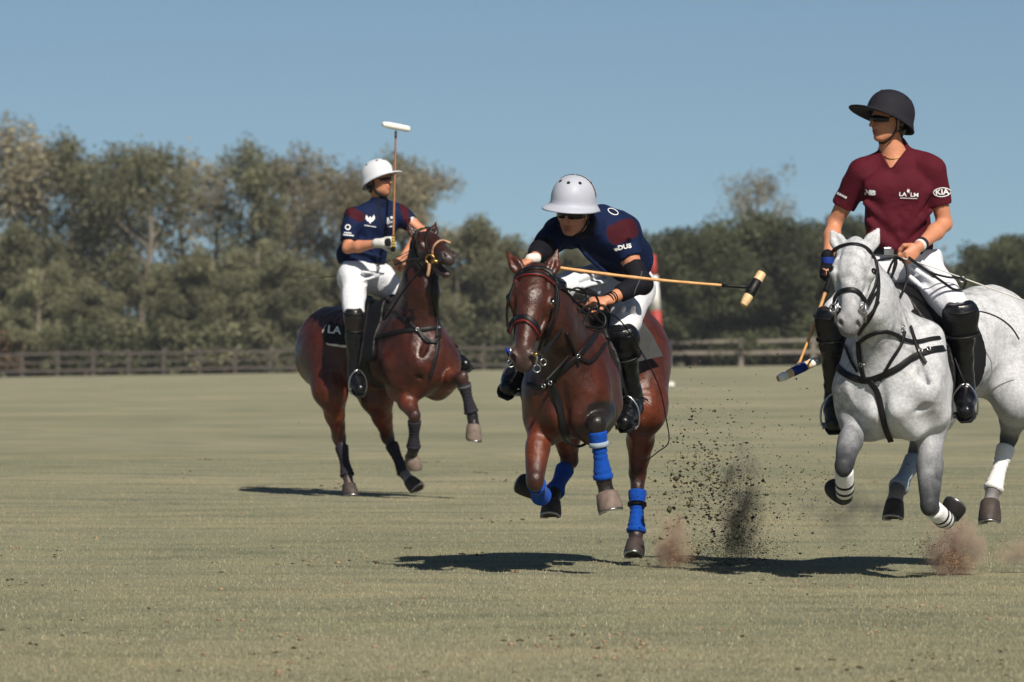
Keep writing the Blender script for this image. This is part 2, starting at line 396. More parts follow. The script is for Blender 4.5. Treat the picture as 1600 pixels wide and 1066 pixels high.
# ------------------------------------------------------------------ ground
def build_ground():
    ys = np.concatenate([np.linspace(-60, 18, 12), np.linspace(20, 70, 90), np.linspace(74, 420, 70), np.linspace(450, 4500, 24)])
    xs = np.concatenate([np.linspace(-2500, -60, 14), np.linspace(-50, 50, 81), np.linspace(60, 2500, 14)])
    Xg, Yg = np.meshgrid(xs, ys); Zg = terrain(Xg, Yg)
    Zg = np.where(Yg > 360, Zg-0*Zg, Zg)
    v = np.stack([Xg.ravel(), Yg.ravel(), Zg.ravel()], 1); nx = len(xs)
    f = np.array([[j*nx+i, j*nx+i+1, (j+1)*nx+i+1, (j+1)*nx+i] for j in range(len(ys)-1) for i in range(nx-1)])
    m, n, b = newmat('turf')
    b.inputs['Roughness'].default_value = .95; b.inputs['Specular IOR Level'].default_value = .1
    g = n.nodes.new('ShaderNodeNewGeometry')
    def noise(scale, detail, stretch=(1, 1, 1), rough=.55):
        mpn = n.nodes.new('ShaderNodeMapping'); mpn.inputs['Scale'].default_value = stretch
        n.links.new(g.outputs['Position'], mpn.inputs[0])
        t = n.nodes.new('ShaderNodeTexNoise'); t.inputs['Scale'].default_value = scale; t.inputs['Detail'].default_value = detail; t.inputs['Roughness'].default_value = rough
        n.links.new(mpn.outputs[0], t.inputs[0]); return t
    def ramp(src, stops):
        r = n.nodes.new('ShaderNodeValToRGB'); r.color_ramp.elements[0].position = stops[0][0]; r.color_ramp.elements[0].color = (*stops[0][1], 1)
        r.color_ramp.elements[1].position = stops[-1][0]; r.color_ramp.elements[1].color = (*stops[-1][1], 1)
        for p, c in stops[1:-1]:
            e = r.color_ramp.elements.new(p); e.color = (*c, 1)
        n.links.new(src.outputs['Fac'], r.inputs[0]); return r
    def mix(a, b_, fac, mode='MIX'):
        x = n.nodes.new('ShaderNodeMix'); x.data_type = 'RGBA'; x.blend_type = mode
        n.links.new(a, x.inputs[6]); n.links.new(b_, x.inputs[7])
        if isinstance(fac, float): x.inputs[0].default_value = fac
        else: n.links.new(fac, x.inputs[0])
        return x.outputs[2]
    base = ramp(noise(.22, 4, (1, .35, 1)), [(.3, (.218, .220, .150)), (.5, (.252, .248, .172)), (.7, (.300, .282, .202))])
    mid = ramp(noise(1.6, 5, (.55, 1, 1), .6), [(.35, (.74, .78, .76)), (.5, (1, 1, 1)), (.68, (1.22, 1.15, 1.05))])
    c = mix(base.outputs[0], mid.outputs[0], 1.0, 'MULTIPLY')
    fine = ramp(noise(38, 6, (1, .6, 1), .75), [(.32, (.62, .64, .60)), (.5, (1, 1, 1)), (.66, (1.45, 1.38, 1.22))])
    c = mix(c, fine.outputs[0], .60, 'MULTIPLY')
    # bare, reddish scuffed spots
    ps = noise(2.6, 7, (.6, .8, 1), .7); pr = n.nodes.new('ShaderNodeMapRange'); pr.inputs[1].default_value = .60; pr.inputs[2].default_value = .72; pr.inputs[4].default_value = .75; n.links.new(ps.outputs['Fac'], pr.inputs[0])
    soil = n.nodes.new('ShaderNodeRGB'); soil.outputs[0].default_value = (.34, .23, .15, 1)
    c = mix(c, soil.outputs[0], pr.outputs[0])
    # mown bands across the field
    bnd = noise(.16, 2, (.12, 1, 1)); br = ramp(bnd, [(.38, (.90, .94, .91)), (.5, (1, 1, 1)), (.62, (1.10, 1.07, 1.03))])
    c = mix(c, br.outputs[0], 1.0, 'MULTIPLY')
    n.links.new(c, b.inputs['Base Color'])
    bn = noise(55, 5, (1, 1, 1), .7); bp = n.nodes.new('ShaderNodeBump'); bp.inputs['Strength'].default_value = .8; bp.inputs['Distance'].default_value = .02
    n.links.new(bn.outputs['Fac'], bp.inputs['Height']); n.links.new(bp.outputs[0], b.inputs['Normal'])
    o = link_mesh('ground', np_mesh('ground', v, f), m); tagit(o, 'flat mown polo field of dry olive turf', kind='structure')
    M['turf'] = m
build_ground()

def build_grass():
    rng = np.random.default_rng(3)
    # short turf blades: density follows how large they show
    V_, F_, C_ = [], [], []
    def patch(n, y0, y1, hmin, hmax, wd, colA, colB):
        u = rng.random(n); y = 1/(1/y0+u*(1/y1-1/y0))
        x = (rng.random(n)*1760-880)/FPX*y
        z = terrain(x, y)
        a = rng.random(n)*2*PI; h = hmin+rng.random(n)*(hmax-hmin); lean = .8*rng.random(n)*h; la = rng.random(n)*2*PI
        wv = np.stack([np.cos(a), np.sin(a), 0*a], 1)*wd[0]*(1+rng.random(n)[:, None])
        base = np.stack([x, y, z-.004], 1)
        tip = base+np.stack([np.cos(la)*lean, np.sin(la)*lean, h], 1)
        v = np.stack([base-wv, base+wv, tip], 1).reshape(-1, 3)
        t = rng.random((n, 1))
        c = np.array(colA)*(1-t)+np.array(colB)*t; c = c*(.75+.5*rng.random((n, 1)))
        V_.append(v); C_.append(np.repeat(c, 3, 0))
    patch(230000, 21.5, 60, .006, .020, (.0016,), (.20, .19, .115), (.32, .29, .185))
    patch(26000, 21.5, 52, .008, .020, (.0014,), (.42, .38, .26), (.34, .31, .21))
    v = np.concatenate(V_); c = np.concatenate(C_)
    f = np.arange(len(v)).reshape(-1, 3)
    m = mat('blade', (0, 0, 0), .85, .15, .1, 10, attr=True)[0]
    o = link_mesh('grass', np_mesh('grass', v, f, False, c), m)
    tagit(o, 'short dry mown grass covering the polo field', 'grass', kind='stuff')
build_grass()

# ------------------------------------------------------------------ trees
def leaf_mat(name, var=.35):
    m, n, b = newmat(name)
    at = n.nodes.new('ShaderNodeVertexColor'); at.layer_name = 'Col'
    oi = n.nodes.new('ShaderNodeObjectInfo'); hs = n.nodes.new('ShaderNodeHueSaturation')
    mr = n.nodes.new('ShaderNodeMapRange'); mr.inputs[3].default_value = .8; mr.inputs[4].default_value = 1.2
    n.links.new(oi.outputs['Random'], mr.inputs[0]); n.links.new(mr.outputs[0], hs.inputs['Value'])
    n.links.new(at.outputs[0], hs.inputs['Color']); n.links.new(hs.outputs[0], b.inputs['Base Color'])
    b.inputs['Roughness'].default_value = .7; b.inputs['Specular IOR Level'].default_value = .2
    tr = n.nodes.new('ShaderNodeBsdfTranslucent'); n.links.new(hs.outputs[0], tr.inputs[0])
    mxs = n.nodes.new('ShaderNodeMixShader'); mxs.inputs[0].default_value = .3
    out = n.nodes['Material Output']; n.links.new(b.outputs[0], mxs.inputs[1]); n.links.new(tr.outputs[0], mxs.inputs[2]); n.links.new(mxs.outputs[0], out.inputs[0])
    return m
M['leaf'] = leaf_mat('foliage')
cm('bark', (.19, .165, .135), .9, .1, .3, 6, .6, 12, dist_=.05)
cm('bark_dark', (.09, .075, .06), .9, .1, .3, 6, .6, 12, dist_=.05)

def leaves(rng, centers, radii, n_per, size, colA, colB, squash=.75):
    cs = []; 
    for c, r in zip(centers, radii):
        n = max(8, int(n_per*(r**2)))
        d = rng.normal(size=(n, 3)); d /= np.linalg.norm(d, axis=1)[:, None]
        rr = r*(rng.random(n)**.45)[:, None]*(1+.35*(vnoise(d*2.2+c*3)-.5)[:, None]*2)
        p = c+d*rr*np.array([1, 1, squash]); 
        tone = .65+.7*rng.random()
        cs.append((p, np.full(n, tone)))
    p = np.concatenate([a for a, _ in cs]); tone = np.concatenate([b for _, b in cs]); n = len(p)
    a = rng.normal(size=(n, 3)); a /= np.linalg.norm(a, axis=1)[:, None]
    b = np.cross(a, rng.normal(size=(n, 3))); b /= np.linalg.norm(b, axis=1)[:, None]
    s = size*(.6+.8*rng.random((n, 1)))
    v = np.stack([p-a*s-b*s*.35, p+a*s*.2-b*s*.5, p+a*s, p-a*s*.1+b*s*.5], 1).reshape(-1, 3)
    t = rng.random((n, 1)); c = (np.array(colA)*(1-t)+np.array(colB)*t)*tone[:, None]*(.8+.4*rng.random((n, 1)))
    return v, np.arange(4*n).reshape(-1, 4), np.repeat(c, 4, 0)

def tree_proto(seed, H, spread, style, colA, colB, barkk='bark'):
    """returns (trunk mesh, crown mesh) of a tree standing at the origin"""
    rng = np.random.default_rng(seed); mb = MB(); cen = []; rad = []
    lean = rng.normal(size=2)*.05*H
    if style == 'tall':
        top = V(lean[0], lean[1], H*.93)
        tr = [V(0, 0, -.4), V(lean[0]*.2+rng.normal()*.15, 0, H*.3), V(lean[0]*.6+rng.normal()*.3, lean[1]*.5, H*.62), top]
        tp = spline(tr, 12); mb.tube(tp, list(np.linspace(H*.021, H*.004, 12)), 8)
        nb = 17
        for i in range(nb):
            u = .30+.65*(i+rng.random())/nb; k = u*11; j = min(int(k), 10); b0 = tp[j]+(tp[j+1]-tp[j])*(k-j)
            a = rng.random()*2*PI; L = spread*(1.15-.65*abs(u-.62)/.4)*(.55+.5*rng.random())
            e = b0+V(math.cos(a)*L, math.sin(a)*L, L*(.35+.7*rng.random()))
            m_ = (b0+e)/2+V(0, 0, -.1*L)
            bp_ = spline([b0, m_, e], 6); mb.tube(bp_, list(np.linspace(H*.008, H*.0018, 6)), 5)
            for q in range(4):
                t = .5+.5*(q/3); pt = b0+(e-b0)*t+rng.normal(size=3)*.35
                cen.append(pt); rad.append(.6+.7*rng.random())
        for q in range(5): cen.append(top+rng.normal(size=3)*V(.8, .8, .5)); rad.append(.6+.4*rng.random())
        lv = leaves(rng, cen, rad, 75 if seed == 4 else 150, .105, colA, colB, .95)
    elif style == 'dense':
        top = V(lean[0]*.5, lean[1]*.5, H*.85)
        tp = spline([V(0, 0, -.4), V(lean[0]*.2, 0, H*.4), top], 8); mb.tube(tp, list(np.linspace(H*.03, H*.006, 8)), 8)
        nb = 26
        for i in range(nb):
            u = .10+.86*(i+rng.random())/nb; j = min(int(u*7), 6); b0 = tp[j]+(tp[j+1]-tp[j])*(u*7-j)
            a = rng.random()*2*PI; L = spread*math.sqrt(max(.08, 1-((u-.38)/.66)**2))*(.65+.35*rng.random())
            e = b0+V(math.cos(a)*L, math.sin(a)*L, L*(.05+.45*rng.random()))
            mb.tube(spline([b0, (b0+e)/2, e], 4), list(np.linspace(H*.009, H*.002, 4)), 5)
            for q in range(4):
                t = .35+.65*(q/3); cen.append(b0+(e-b0)*t+rng.normal(size=3)*.25); rad.append(.55+.5*rng.random())
        lv = leaves(rng, cen, rad, 360, .10, colA, colB, .8)
    else:   # shrub
        for i in range(7):
            a = rng.random()*2*PI; L = spread*.7*rng.random()
            e = V(math.cos(a)*L, math.sin(a)*L, H*(.4+.5*rng.random())); mb.tube(spline([V(0, 0, -.2), e*V(.5, .5, .6), e], 5), list(np.linspace(H*.02, H*.005, 5)), 5)
            cen.append(e*V(1, 1, .85)); rad.append(H*.3*(.7+.5*rng.random())); cen.append(e*V(1.25, 1.25, .4)); rad.append(H*.26)
        lv = leaves(rng, cen, rad, 420, .09, colA, colB, .85)
    me_t = np_mesh('trunk', np.concatenate(mb.v), mb.f, True); me_t.materials.append(M[barkk])
    me_c = np_mesh('crown', lv[0], lv[1], False, lv[2]); me_c.materials.append(M['leaf'])
    return me_t, me_c

OL = ((.115, .125, .066), (.225, .215, .130)); TAN = ((.21, .19, .125), (.33, .295, .20)); DG = ((.055, .066, .034), (.115, .125, .064)); PALE = ((.22, .20, .16), (.32, .29, .24)); RUST = ((.14, .085, .05), (.2, .13, .07))
PROTO = {
 'a': tree_proto(1, 12, 2.9, 'tall', *OL), 'b': tree_proto(2, 12, 2.6, 'tall', *OL), 'c': tree_proto(3, 12, 3.1, 'tall', *TAN),
 'd': tree_proto(4, 12, 2.5, 'tall', *TAN), 'e': tree_proto(5, 8.5, 3.0, 'dense', *OL), 'f': tree_proto(6, 7.5, 3.0, 'dense', *DG, 'bark_dark'),
 'g': tree_proto(7, 7.5, 3.2, 'dense', *DG, 'bark_dark'), 'h': tree_proto(8, 2.2, 1.3, 'shrub', *OL), 'i': tree_proto(9, 2.4, 1.4, 'shrub', *DG, 'bark_dark'),
 'p': tree_proto(10, 4, 2.2, 'shrub', *PALE), 'r': tree_proto(11, 2.0, 1.3, 'shrub', *RUST)}
PH = dict(a=12, b=12, c=12, d=12, e=8.5, f=7.5, g=7.5, h=2.2, i=2.4, p=4, r=2.0)
def plant_tree(kind, px, D, top_px, label, group, name=None, cat='tree', wide=1.0):
    """px: photo column of its foot, top_px: photo row its tip reaches at distance D"""
    x = (px-800)*D/FPX; z = float(terrain(x, D)); H = CAMH-(top_px-HORIZ)*D/FPX-z
    s = H/PH[kind]; tm, cmn = PROTO[kind]
    nm = name or ('tree' if kind in 'abcdefg' else 'shrub')
    o = emp(nm, (x, D, z), label, cat, group); o.rotation_euler = (0, 0, random.random()*6.28)
    for nn, me in (('trunk' if kind in 'abcdefg' else 'stem', tm), ('crown' if kind in 'abcdefg' else 'foliage', cmn)):
        c = bpy.data.objects.new(nn, me); COL.objects.link(c); c.parent = o
    o.scale = (s*wide, s*wide, s)
    return o
GL = 'tall loose trees beyond the left fence'; GR = 'dark bushy trees beyond the right fence'; GM = 'lower trees in the gap behind the players'
HU = 'undergrowth bushes along the fence'
tall = [  # kind, foot px, distance, tip row, label
 ('c', -25, 300, 196, 'tallest tree at the left edge of the picture, its crown sloping down to the right'),
 ('e', -5, 296, 330, 'broad olive tree low at the left edge with reddish leaves near the fence'),
 ('a', 62, 306, 250, 'thin olive tree just right of the tall sloping crown at the left edge'),
 ('a', 125, 300, 222, 'tall tree with a leaning pale trunk, second tall crown from the left edge'),
 ('b', 183, 306, 232, 'tall olive tree standing just left of the long pale trunk'),
 ('b', 221, 297, 232, 'tall tree whose long pale trunk reaches down behind the fence'),
 ('d', 283, 308, 240, 'thin airy tree with sky showing through its upper crown'),
 ('d', 338, 304, 246, 'pale wispy tree between the open sky gap and the round crowned tree'),
 ('a', 402, 300, 232, 'tall dark topped tree left of the rider who holds his mallet upright'),
 ('c', 450, 306, 240, 'tan coloured tall tree close behind the upright mallet rider on his left'),
 ('c', 512, 302, 262, 'tall tan tree directly behind the shoulder of the upright mallet rider'),
 ('d', 566, 306, 258, 'tall thin tree directly behind the white helmet of the left rider'),
 ('a', 628, 300, 252, 'tall olive tree behind the upright mallet shaft'),
 ('c', 676, 298, 262, 'round topped olive tree just right of the left bay horse, last of the tall row'),
 ('e', 716, 294, 318, 'olive tree under the falling right end of the tall row'),
]
for k, px, D, tp_, lb in tall: plant_tree(k, px, D, tp_, lb, GL)
mid = [('e', 60, 292, 395, 'low olive tree at the left in front of the thin trunks'), ('e', 155, 293, 420, 'low dense tree between the two pale trunks at the left'),
       ('e', 265, 294, 400, 'low dense tree right of the long pale trunk'), ('e', 330, 293, 372, 'rounded mid height tree below the wispy crowns'),
       ('e', 395, 294, 360, 'olive mid height tree right of the open sky gap'), ('e', 455, 293, 380, 'olive mid height tree behind the rump of the left bay horse'),
       ('e', 540, 294, 372, 'mid height tree hidden mostly by the left rider'), ('e', 640, 294, 376, 'mid height tree behind the head of the left bay horse'),
       ('e', 765, 296, 352, 'low grey green tree right after the tall row ends'), ('e', 815, 300, 358, 'low grey green tree left of the leaning rider'),
       ('e', 870, 304, 366, 'low tree behind the helmet of the leaning rider'), ('e', 930, 304, 372, 'low tree behind the back of the leaning rider'),
       ('e', 985, 302, 380, 'low olive tree hidden by the leaning rider and the striped post')]
for k, px, D, tp_, lb in mid: plant_tree(k, px, D, tp_, lb, GM)
right = [('g', 1042, 292, 372, 'dark bushy tree right beside the striped post'), ('f', 1086, 288, 338, 'dark bushy tree above the flying mallet head, left one of the dark row'),
         ('g', 1140, 290, 334, 'dark bushy tree directly above the black and tan mallet head'), ('f', 1190, 292, 312, 'tallest dark bushy tree below the fuzzy lone crown'),
         ('g', 1246, 290, 322, 'dark bushy tree left of the grey horse'), ('f', 1300, 292, 318, 'dark bushy tree behind the mallet arm of the maroon rider'),
         ('f', 1345, 296, 352, 'dark tree behind the head of the grey horse'), ('g', 1560, 290, 352, 'dark bushy tree above the rump of the grey horse'),
         ('f', 1618, 288, 350, 'dark bushy tree cut by the right edge of the picture'), ('g', 1530, 296, 368, 'shorter dark tree behind the whip of the maroon rider')]
for k, px, D, tp_, lb in right: plant_tree(k, px, D, tp_, lb, GR)
plant_tree('d', 1180, 345, 262, 'lone fuzzy tan crown rising above the dark row on the right', None, wide=.75)
plant_tree('c', 1405, 330, 362, 'pale tree behind the arm of the maroon rider', GR)
plant_tree('p', 1478, 300, 372, 'pale whitish blooming bush just right of the maroon rider', None, name='pale_bush', cat='bush', wide=.8)
plant_tree('p', 1440, 306, 388, 'pale whitish bush behind the elbow of the maroon rider', None, name='pale_bush', cat='bush', wide=.8)
fill = [(20, 300, 390), (95, 304, 410), (200, 306, 400), (300, 304, 420), (365, 302, 400), (430, 300, 410), (500, 300, 400), (590, 302, 400), (690, 300, 410), (738, 302, 380), (1020, 300, 400), (1110, 298, 390), (1210, 300, 380), (1400, 300, 405), (1490, 302, 400), (1590, 300, 390)]
for px, D, tp_ in fill: plant_tree('g' if px > 1000 else 'e', px, D, tp_, 'dark low tree filling the wood behind the front row of trees', 'fill-in trees deep in the wood', wide=1.35)
def near_what(px):
    for lim, t in ((60, 'at the far left of the picture'), (140, 'right of the rust coloured patch at the far left'), (215, 'left of the long pale trunk'), (290, 'just right of the long pale trunk'), (400, 'below the gap of open sky'),
                   (470, 'left of the rump of the left bay horse'), (700, 'behind the left bay horse'), (800, 'between the two bay horses'), (1035, 'behind the middle bay horse'), (1100, 'just right of the striped post'), (1200, 'below the flying mallet head'),
                   (1300, 'behind the low hanging mallet'), (1500, 'behind the grey horse')):
        if px < lim: return t
    return 'at the right edge of the picture'
for i, px in enumerate(range(-20, 1640, 34)):
    if 1015 < px < 1030: continue
    kd = 'r' if px in (14, 1068, 1136) else ('i' if i % 2 else 'h')
    lb = 'low dark fence-side bush '+near_what(px) if kd != 'r' else 'small rust coloured bush '+near_what(px)
    plant_tree(kd, px+random.uniform(-8, 8), 291+random.uniform(-1, 3), (505 if px < 900 else 488)+random.uniform(-16, 12), lb, HU+' '+near_what(px) if kd != 'r' else None, cat='bush', wide=1.5)

# ------------------------------------------------------------------ fences
cm('fence_wood', (.085, .072, .066), .85, .2, .3, 5, .3, 30)
cm('fence_grey', (.19, .165, .14), .85, .2, .3, 5, .3, 30)
def fence(x0, x1, D, step, hgt, mk, label, rails, post_r):
    def gp(px, h): x = (px-800)*D/FPX; return V(x, D, float(terrain(x, D))+h)
    o = emp('field_fence', gp(x0, 0), label, 'fence')
    px = x0; posts = []
    while px <= x1+1: posts.append(px); px += step
    for i, p in enumerate(posts):
        mb = MB(); c = gp(p, (hgt+.12)/2-.1); jit = random.uniform(-.03, .05)
        mb.box(c+V(0, 0, jit/2), (1, 0, random.uniform(-.02, .02)), (0, 1, 0), (0, 0, 1), (post_r, post_r, (hgt+.22)/2+jit/2)); mb.build('post', M[mk], o, False, bevel=.01)
    for a, b in zip(posts[:-1], posts[1:]):
        for rh, rt in rails:
            mb = MB(); A = gp(a, rh+random.uniform(-.03, .03)); B = gp(b, rh+random.uniform(-.03, .03)); A[1] -= post_r+.02; B[1] -= post_r+.02
            mb.box((A+B)/2, B-A, (0, 1, 0), (0, 0, 1), (np.linalg.norm(B-A)/2-.004, .022, rt)); mb.build('rail', M[mk], o, False)
fence(-21, 1010, 287, 55.5, 1.28, 'fence_wood', 'dark brown wooden rail fence along the field edge behind the two bay horses', ((1.14, .060), (.72, .035), (.30, .060)), .08)
fence(1045, 1730, 287, 113, 1.36, 'fence_grey', 'weathered grey wooden rail fence on the right behind the grey horse', ((1.26, .08), (.70, .09)), .12)

# ------------------------------------------------------------------ goal post
def goal_post():
    P = frame(156.0); a = P(1035, 570); b = P(1017, 398)
    zt = float(terrain(a[0], a[1])); a[2] = zt
    o = emp('goal_post', a, 'red and white banded goal post leaning behind the leaning rider', 'goal post')
    cuts = [0, .27, .40, .58, .84, 1.0]
    for i in range(5):
        mb = MB(); p = a+(b-a)*(cuts[i]+.001); q = a+(b-a)*cuts[i+1]
        mb.tube([p, q], [.155-.02*cuts[i], .155-.02*cuts[i+1]], 20); mb.build('band', M['post_white' if i in (1, 3) else 'post_red'], o, True)
    for px in (1041, 1049):
        p = P(px, 568); p[2] = float(terrain(p[0], p[1]))+.075
        mb = MB(); mb.sphere(p, .085); s = mb.build('ball', M['post_white']); at_base(s, p-V(0, 0, .085)); tagit(s, 'small white ball on the grass, '+('nearer to' if px < 1045 else 'farther from')+' the foot of the striped post', 'ball', 'white balls by the goal post')
goal_post()

# ------------------------------------------------------------------ horses
def perp(a, n): a = np.asarray(a, float); return nrm(a-n*(a@n))

CAMP = Vector((0, 0, CAMH))
def bvh_of(o):
    off = np.array(world_loc(o)); me = o.data
    vv = np.array([v.co for v in me.vertices])+off
    return BVHTree.FromPolygons(vv.tolist(), [list(p.vertices) for p in me.polygons])
def make_horse(P, k, cols, label, h, coat):
    NK, FC, LIMB, CH_ = cols['neck'], cols['face'], cols['limb'], cols['chest']
    """k: dict of key points in photo pixels + depth"""
    S = SDF(); B, LEG, MUZ, DK = cols['body'], cols['leg'], cols['muz'], cols['dark']
    F = nrm(V(k['fwd'][0], k['fwd'][1], 0)); R = V(F[1], -F[0], 0); U = V(0, 0, 1)   # R: the horse's right
    ch, ba, ru = P(*k['chest']), P(*k['barrel']), P(*k['rump']); ax = (F, R, U); c_lat, b_lat, r_lat = k['lat']
    axt = nrm(ch-ru); rr_ = nrm(np.cross(axt, U)); uu = np.cross(rr_, axt); axb = (axt, rr_, uu)
    S.ell(ch, (.33, c_lat, k.get('cv', .33)), axb, .10, CH_); S.ell(ba, (.52, b_lat, k.get('bv', .315)), axb, .12)
    S.ell(ru, (.36, r_lat, k.get('rv', .28)), axb, .12)
    S.ell((ba+ru)/2+U*.02, (.40, b_lat*.94, k.get('bv', .315)-.06), axb, .12)
    wi = P(*k['withers']); S.chain([wi+F*.18-U*.05, wi, wi-F*.28-U*.07], [.07, .06, .05], .14)
    S.cone(ru+U*.12+axt*.25, ru+U*.14-axt*.12, .16, .13, .12)                                  # croup ridge
    dock = ru-axt*.33+U*.12; S.cone(dock+axt*.1, dock-U*.06, .055, .04, .06, DK)
    for sg in (-1, 1):
        S.ell(ch+F*.165+R*sg*.10-U*.05, (.125, .105, .18), (F, R, U), .07)                     # pectorals
        S.cone(ch+F*.02+R*sg*(c_lat-.10)+U*.22, ch+F*.17+R*sg*(c_lat-.09)-U*.06, .07, .085, .10) # shoulder blade
        S.cone(ch+F*.17+R*sg*(c_lat-.09)-U*.06, ch+F*.02+R*sg*(c_lat-.075)-U*.20, .085, .09, .06)  # arm
        S.ell(ru+R*sg*(r_lat-.11)-U*.10-axt*.08, (.25, .13, k.get('rv', .28)+.0), axb, .06)                    # quarters
        S.ell(ru+R*sg*.10-axt*.20-U*.06, (.16, .11, .26), axb, .05)
        S.cone(ch+F*.27+R*sg*(c_lat*.60)+U*.12, ch+F*.23+R*sg*(c_lat-.055)-U*.04, .014, .018, .04, op='-'); S.cone(ch+F*.26+R*sg*.05-U*.22, ch+F*.22+R*sg*(c_lat-.06)-U*.16, .010, .012, .04, op='-')
        S.cone(ch-F*.12+R*sg*(c_lat+.02)+U*.16, ch-F*.14+R*sg*(c_lat+.02)-U*.16, .014, .018, .07, op='-')   # behind the shoulder
        S.cone(ru+axt*.30+R*sg*(r_lat+.0)+U*.05, ru+axt*.22+R*sg*(r_lat+.02)-U*.16, .05, .04, .10, op='-')   # flank hollow
        S.cone(ch+F*.25+R*sg*.06-U*.18, ch+F*.12+R*sg*.12-U*.28, .06, .06, .09)
    S.cone(ch+F*.335-U*.0, ch+F*.30-U*.26, .016, .026, .05, op='-')
    # neck
    nb, nm, po = P(*k['neck0']), P(*k['neck1']), P(*k['poll'])
    nl = nrm(np.cross(nrm(po-nb), V(F[0], F[1], .3))); 
    if nl@R < 0: nl = -nl
    up = perp(U, nrm(po-nb)) if abs(nrm(po-nb)[2]) < .97 else -F
    S.cone(nb, nm, .235, .168, .12, NK, nl, .68); S.cone(wi+F*.06-U*.10, nm-U*.0, .13, .12, .10, NK, nl, .66); S.cone(ch+F*.24+U*.22, nm+F*.08-U*.16, .030, .030, .05, op='-') if k.get('groove') else None; S.cone(nm, po-nrm(po-nm)*.05, .168, .118, .06, NK, nl, .60)
    S.cone(wi+F*.05-U*.06, nm-F*.05+U*.06, .10, .09, .10, None, nl, .6)
    # hogged mane: a low bristly ridge from the poll to the withers
    c1 = nm+perp(U, nrm(po-nm))*.165; c0 = po-nrm(po-nm)*.03+perp(U, nrm(po-nm))*.105; c2 = nb+perp(U, nrm(nm-nb))*.24
    S.chain(spline([c0, c1, c2*.5+wi*.5+U*.02, wi+U*.03], 9), [.016]*9, .02, cols['mane'], nl, .6)
    S.ell(po+U*.030, (.022, .022, .020), None, .02, cols['mane'])
    # head
    mz = P(*k['muzzle']); L = nrm(mz-po); hl = np.linalg.norm(mz-po)
    HR = nrm(k['hlat'][0]*V(1, 0, 0)+k['hlat'][1]*V(0, 1, 0)+(k['hlat'][2] if len(k['hlat']) > 2 else 0)*V(0, 0, 1)); HR = perp(HR, L)
    N = np.cross(L, HR); N = N if (N@(-F)) < 0 or N[1] < 0 else -N
    if N[1] > 0: N = -N
    s_ = hl/.54
    def H(u, lat, n): return po+L*u*s_+HR*lat*s_+N*n*s_
    def hc(a, b, ra, rb, kk, c=None, q=1.0, n=None, op='+'): S.cone(H(*a), H(*b), ra*s_, rb*s_, kk, c, HR if n is None else n, q, op=op)
    hax = (L, HR, N)
    S.ell(H(.11, 0, .0), V(.15, .105, .095)*s_, hax, .035, FC)                        # cranium
    S.ell(H(.14, 0, .028), V(.13, .088, .072)*s_, hax, .025, FC)                      # flat forehead
    S.ell(H(.17, 0, -.06), V(.16, .085, .12)*s_, hax, .03, FC)
    hc((.16, 0, .022), (.44, 0, .018), .080, .050, .025, FC, .92)               # nasal bone
    hc((.20, 0, -.04), (.46, 0, -.03), .085, .060, .025, None, .70)
    for sg in (-1, 1):
        S.ell(H(.16, sg*.068, -.10), V(.115, .032, .105)*s_, hax, .018)           # jaw plate
        S.cone(H(.105, sg*.085, .030), H(.175, sg*.108, .028), .026*s_, .022*s_, .016)  # brow ridge
        S.cone(H(.175, sg*.108, .026), H(.215, sg*.088, -.004), .021*s_, .018*s_, .014)
        S.ell(H(.165, sg*.100, .000), V(.040, .024, .034)*s_, hax, .014)
        hc((.19, sg*.094, -.022), (.36, sg*.060, -.018), .016, .009, .014)        # facial crest
        hc((.25, sg*.040, .052), (.40, sg*.034, .030), .014, .010, .018)
        S.cone(H(.055, sg*.075, .055), H(.09, sg*.082, .055), .010*s_, .012*s_, .02, op='-')  # hollow above the eye
        hc((.30, sg*.070, -.052), (.40, sg*.062, -.050), .012, .008, .02, op='-')
        S.ell(H(.485, sg*.047, .014), V(.042, .028, .036)*s_, hax, .014, MUZ)     # nostril wing
    S.ell(H(.49, 0, -.012), V(.055, .062, .050)*s_, hax, .025, MUZ)
    S.ell(H(.525, 0, -.03), V(.034, .050, .042)*s_, hax, .016, MUZ)
    op_ = k.get('mouth', 0)
    if op_:
        hc((.22, 0, -.14), (.46, 0, -.125-op_), .05, .035, .03, None, .8); S.ell(H(.49, 0, -.12-op_), V(.045, .042, .03)*s_, hax, .02, MUZ)
        S.ell(H(.44, 0, -.075-op_*.5), V(.08, .035, .02+op_*.3)*s_, hax, .01, (.45, .30, .28), op='-')
    else:
        S.ell(H(.475, 0, -.078), V(.045, .042, .028)*s_, hax, .012, MUZ)
        hc((.18, 0, -.12), (.44, 0, -.078), .05, .036, .03, None, .8)
    for sg in (-1, 1):
        S.ell(H(.515, sg*.048, .026), V(.028, .014, .024)*s_, hax, .006, DK, op='-')   # nostril
        S.ell(H(.168, sg*.124, .004), V(.022, .012, .014)*s_, hax, .006, op='-')       # eye socket
    # ears
    for sg, tipk in ((1, 'ear_r'), (-1, 'ear_l')):
        e1 = P(*k[tipk]); e0 = H(.010, sg*.070, .02); ed = nrm(e1-e0)
        fl = perp(N+HR*sg*.25, ed); m_ = e0+(e1-e0)*.42
        S.cone(e0, m_, .034, .040, .02, None, fl, .62); S.cone(m_, e1, .040, .006, .012, k.get('eartip'), fl, .5)
        S.cone(e0+(e1-e0)*.25+fl*.026, e0+(e1-e0)*.80+fl*.014, .019, .006, .010, op='-')
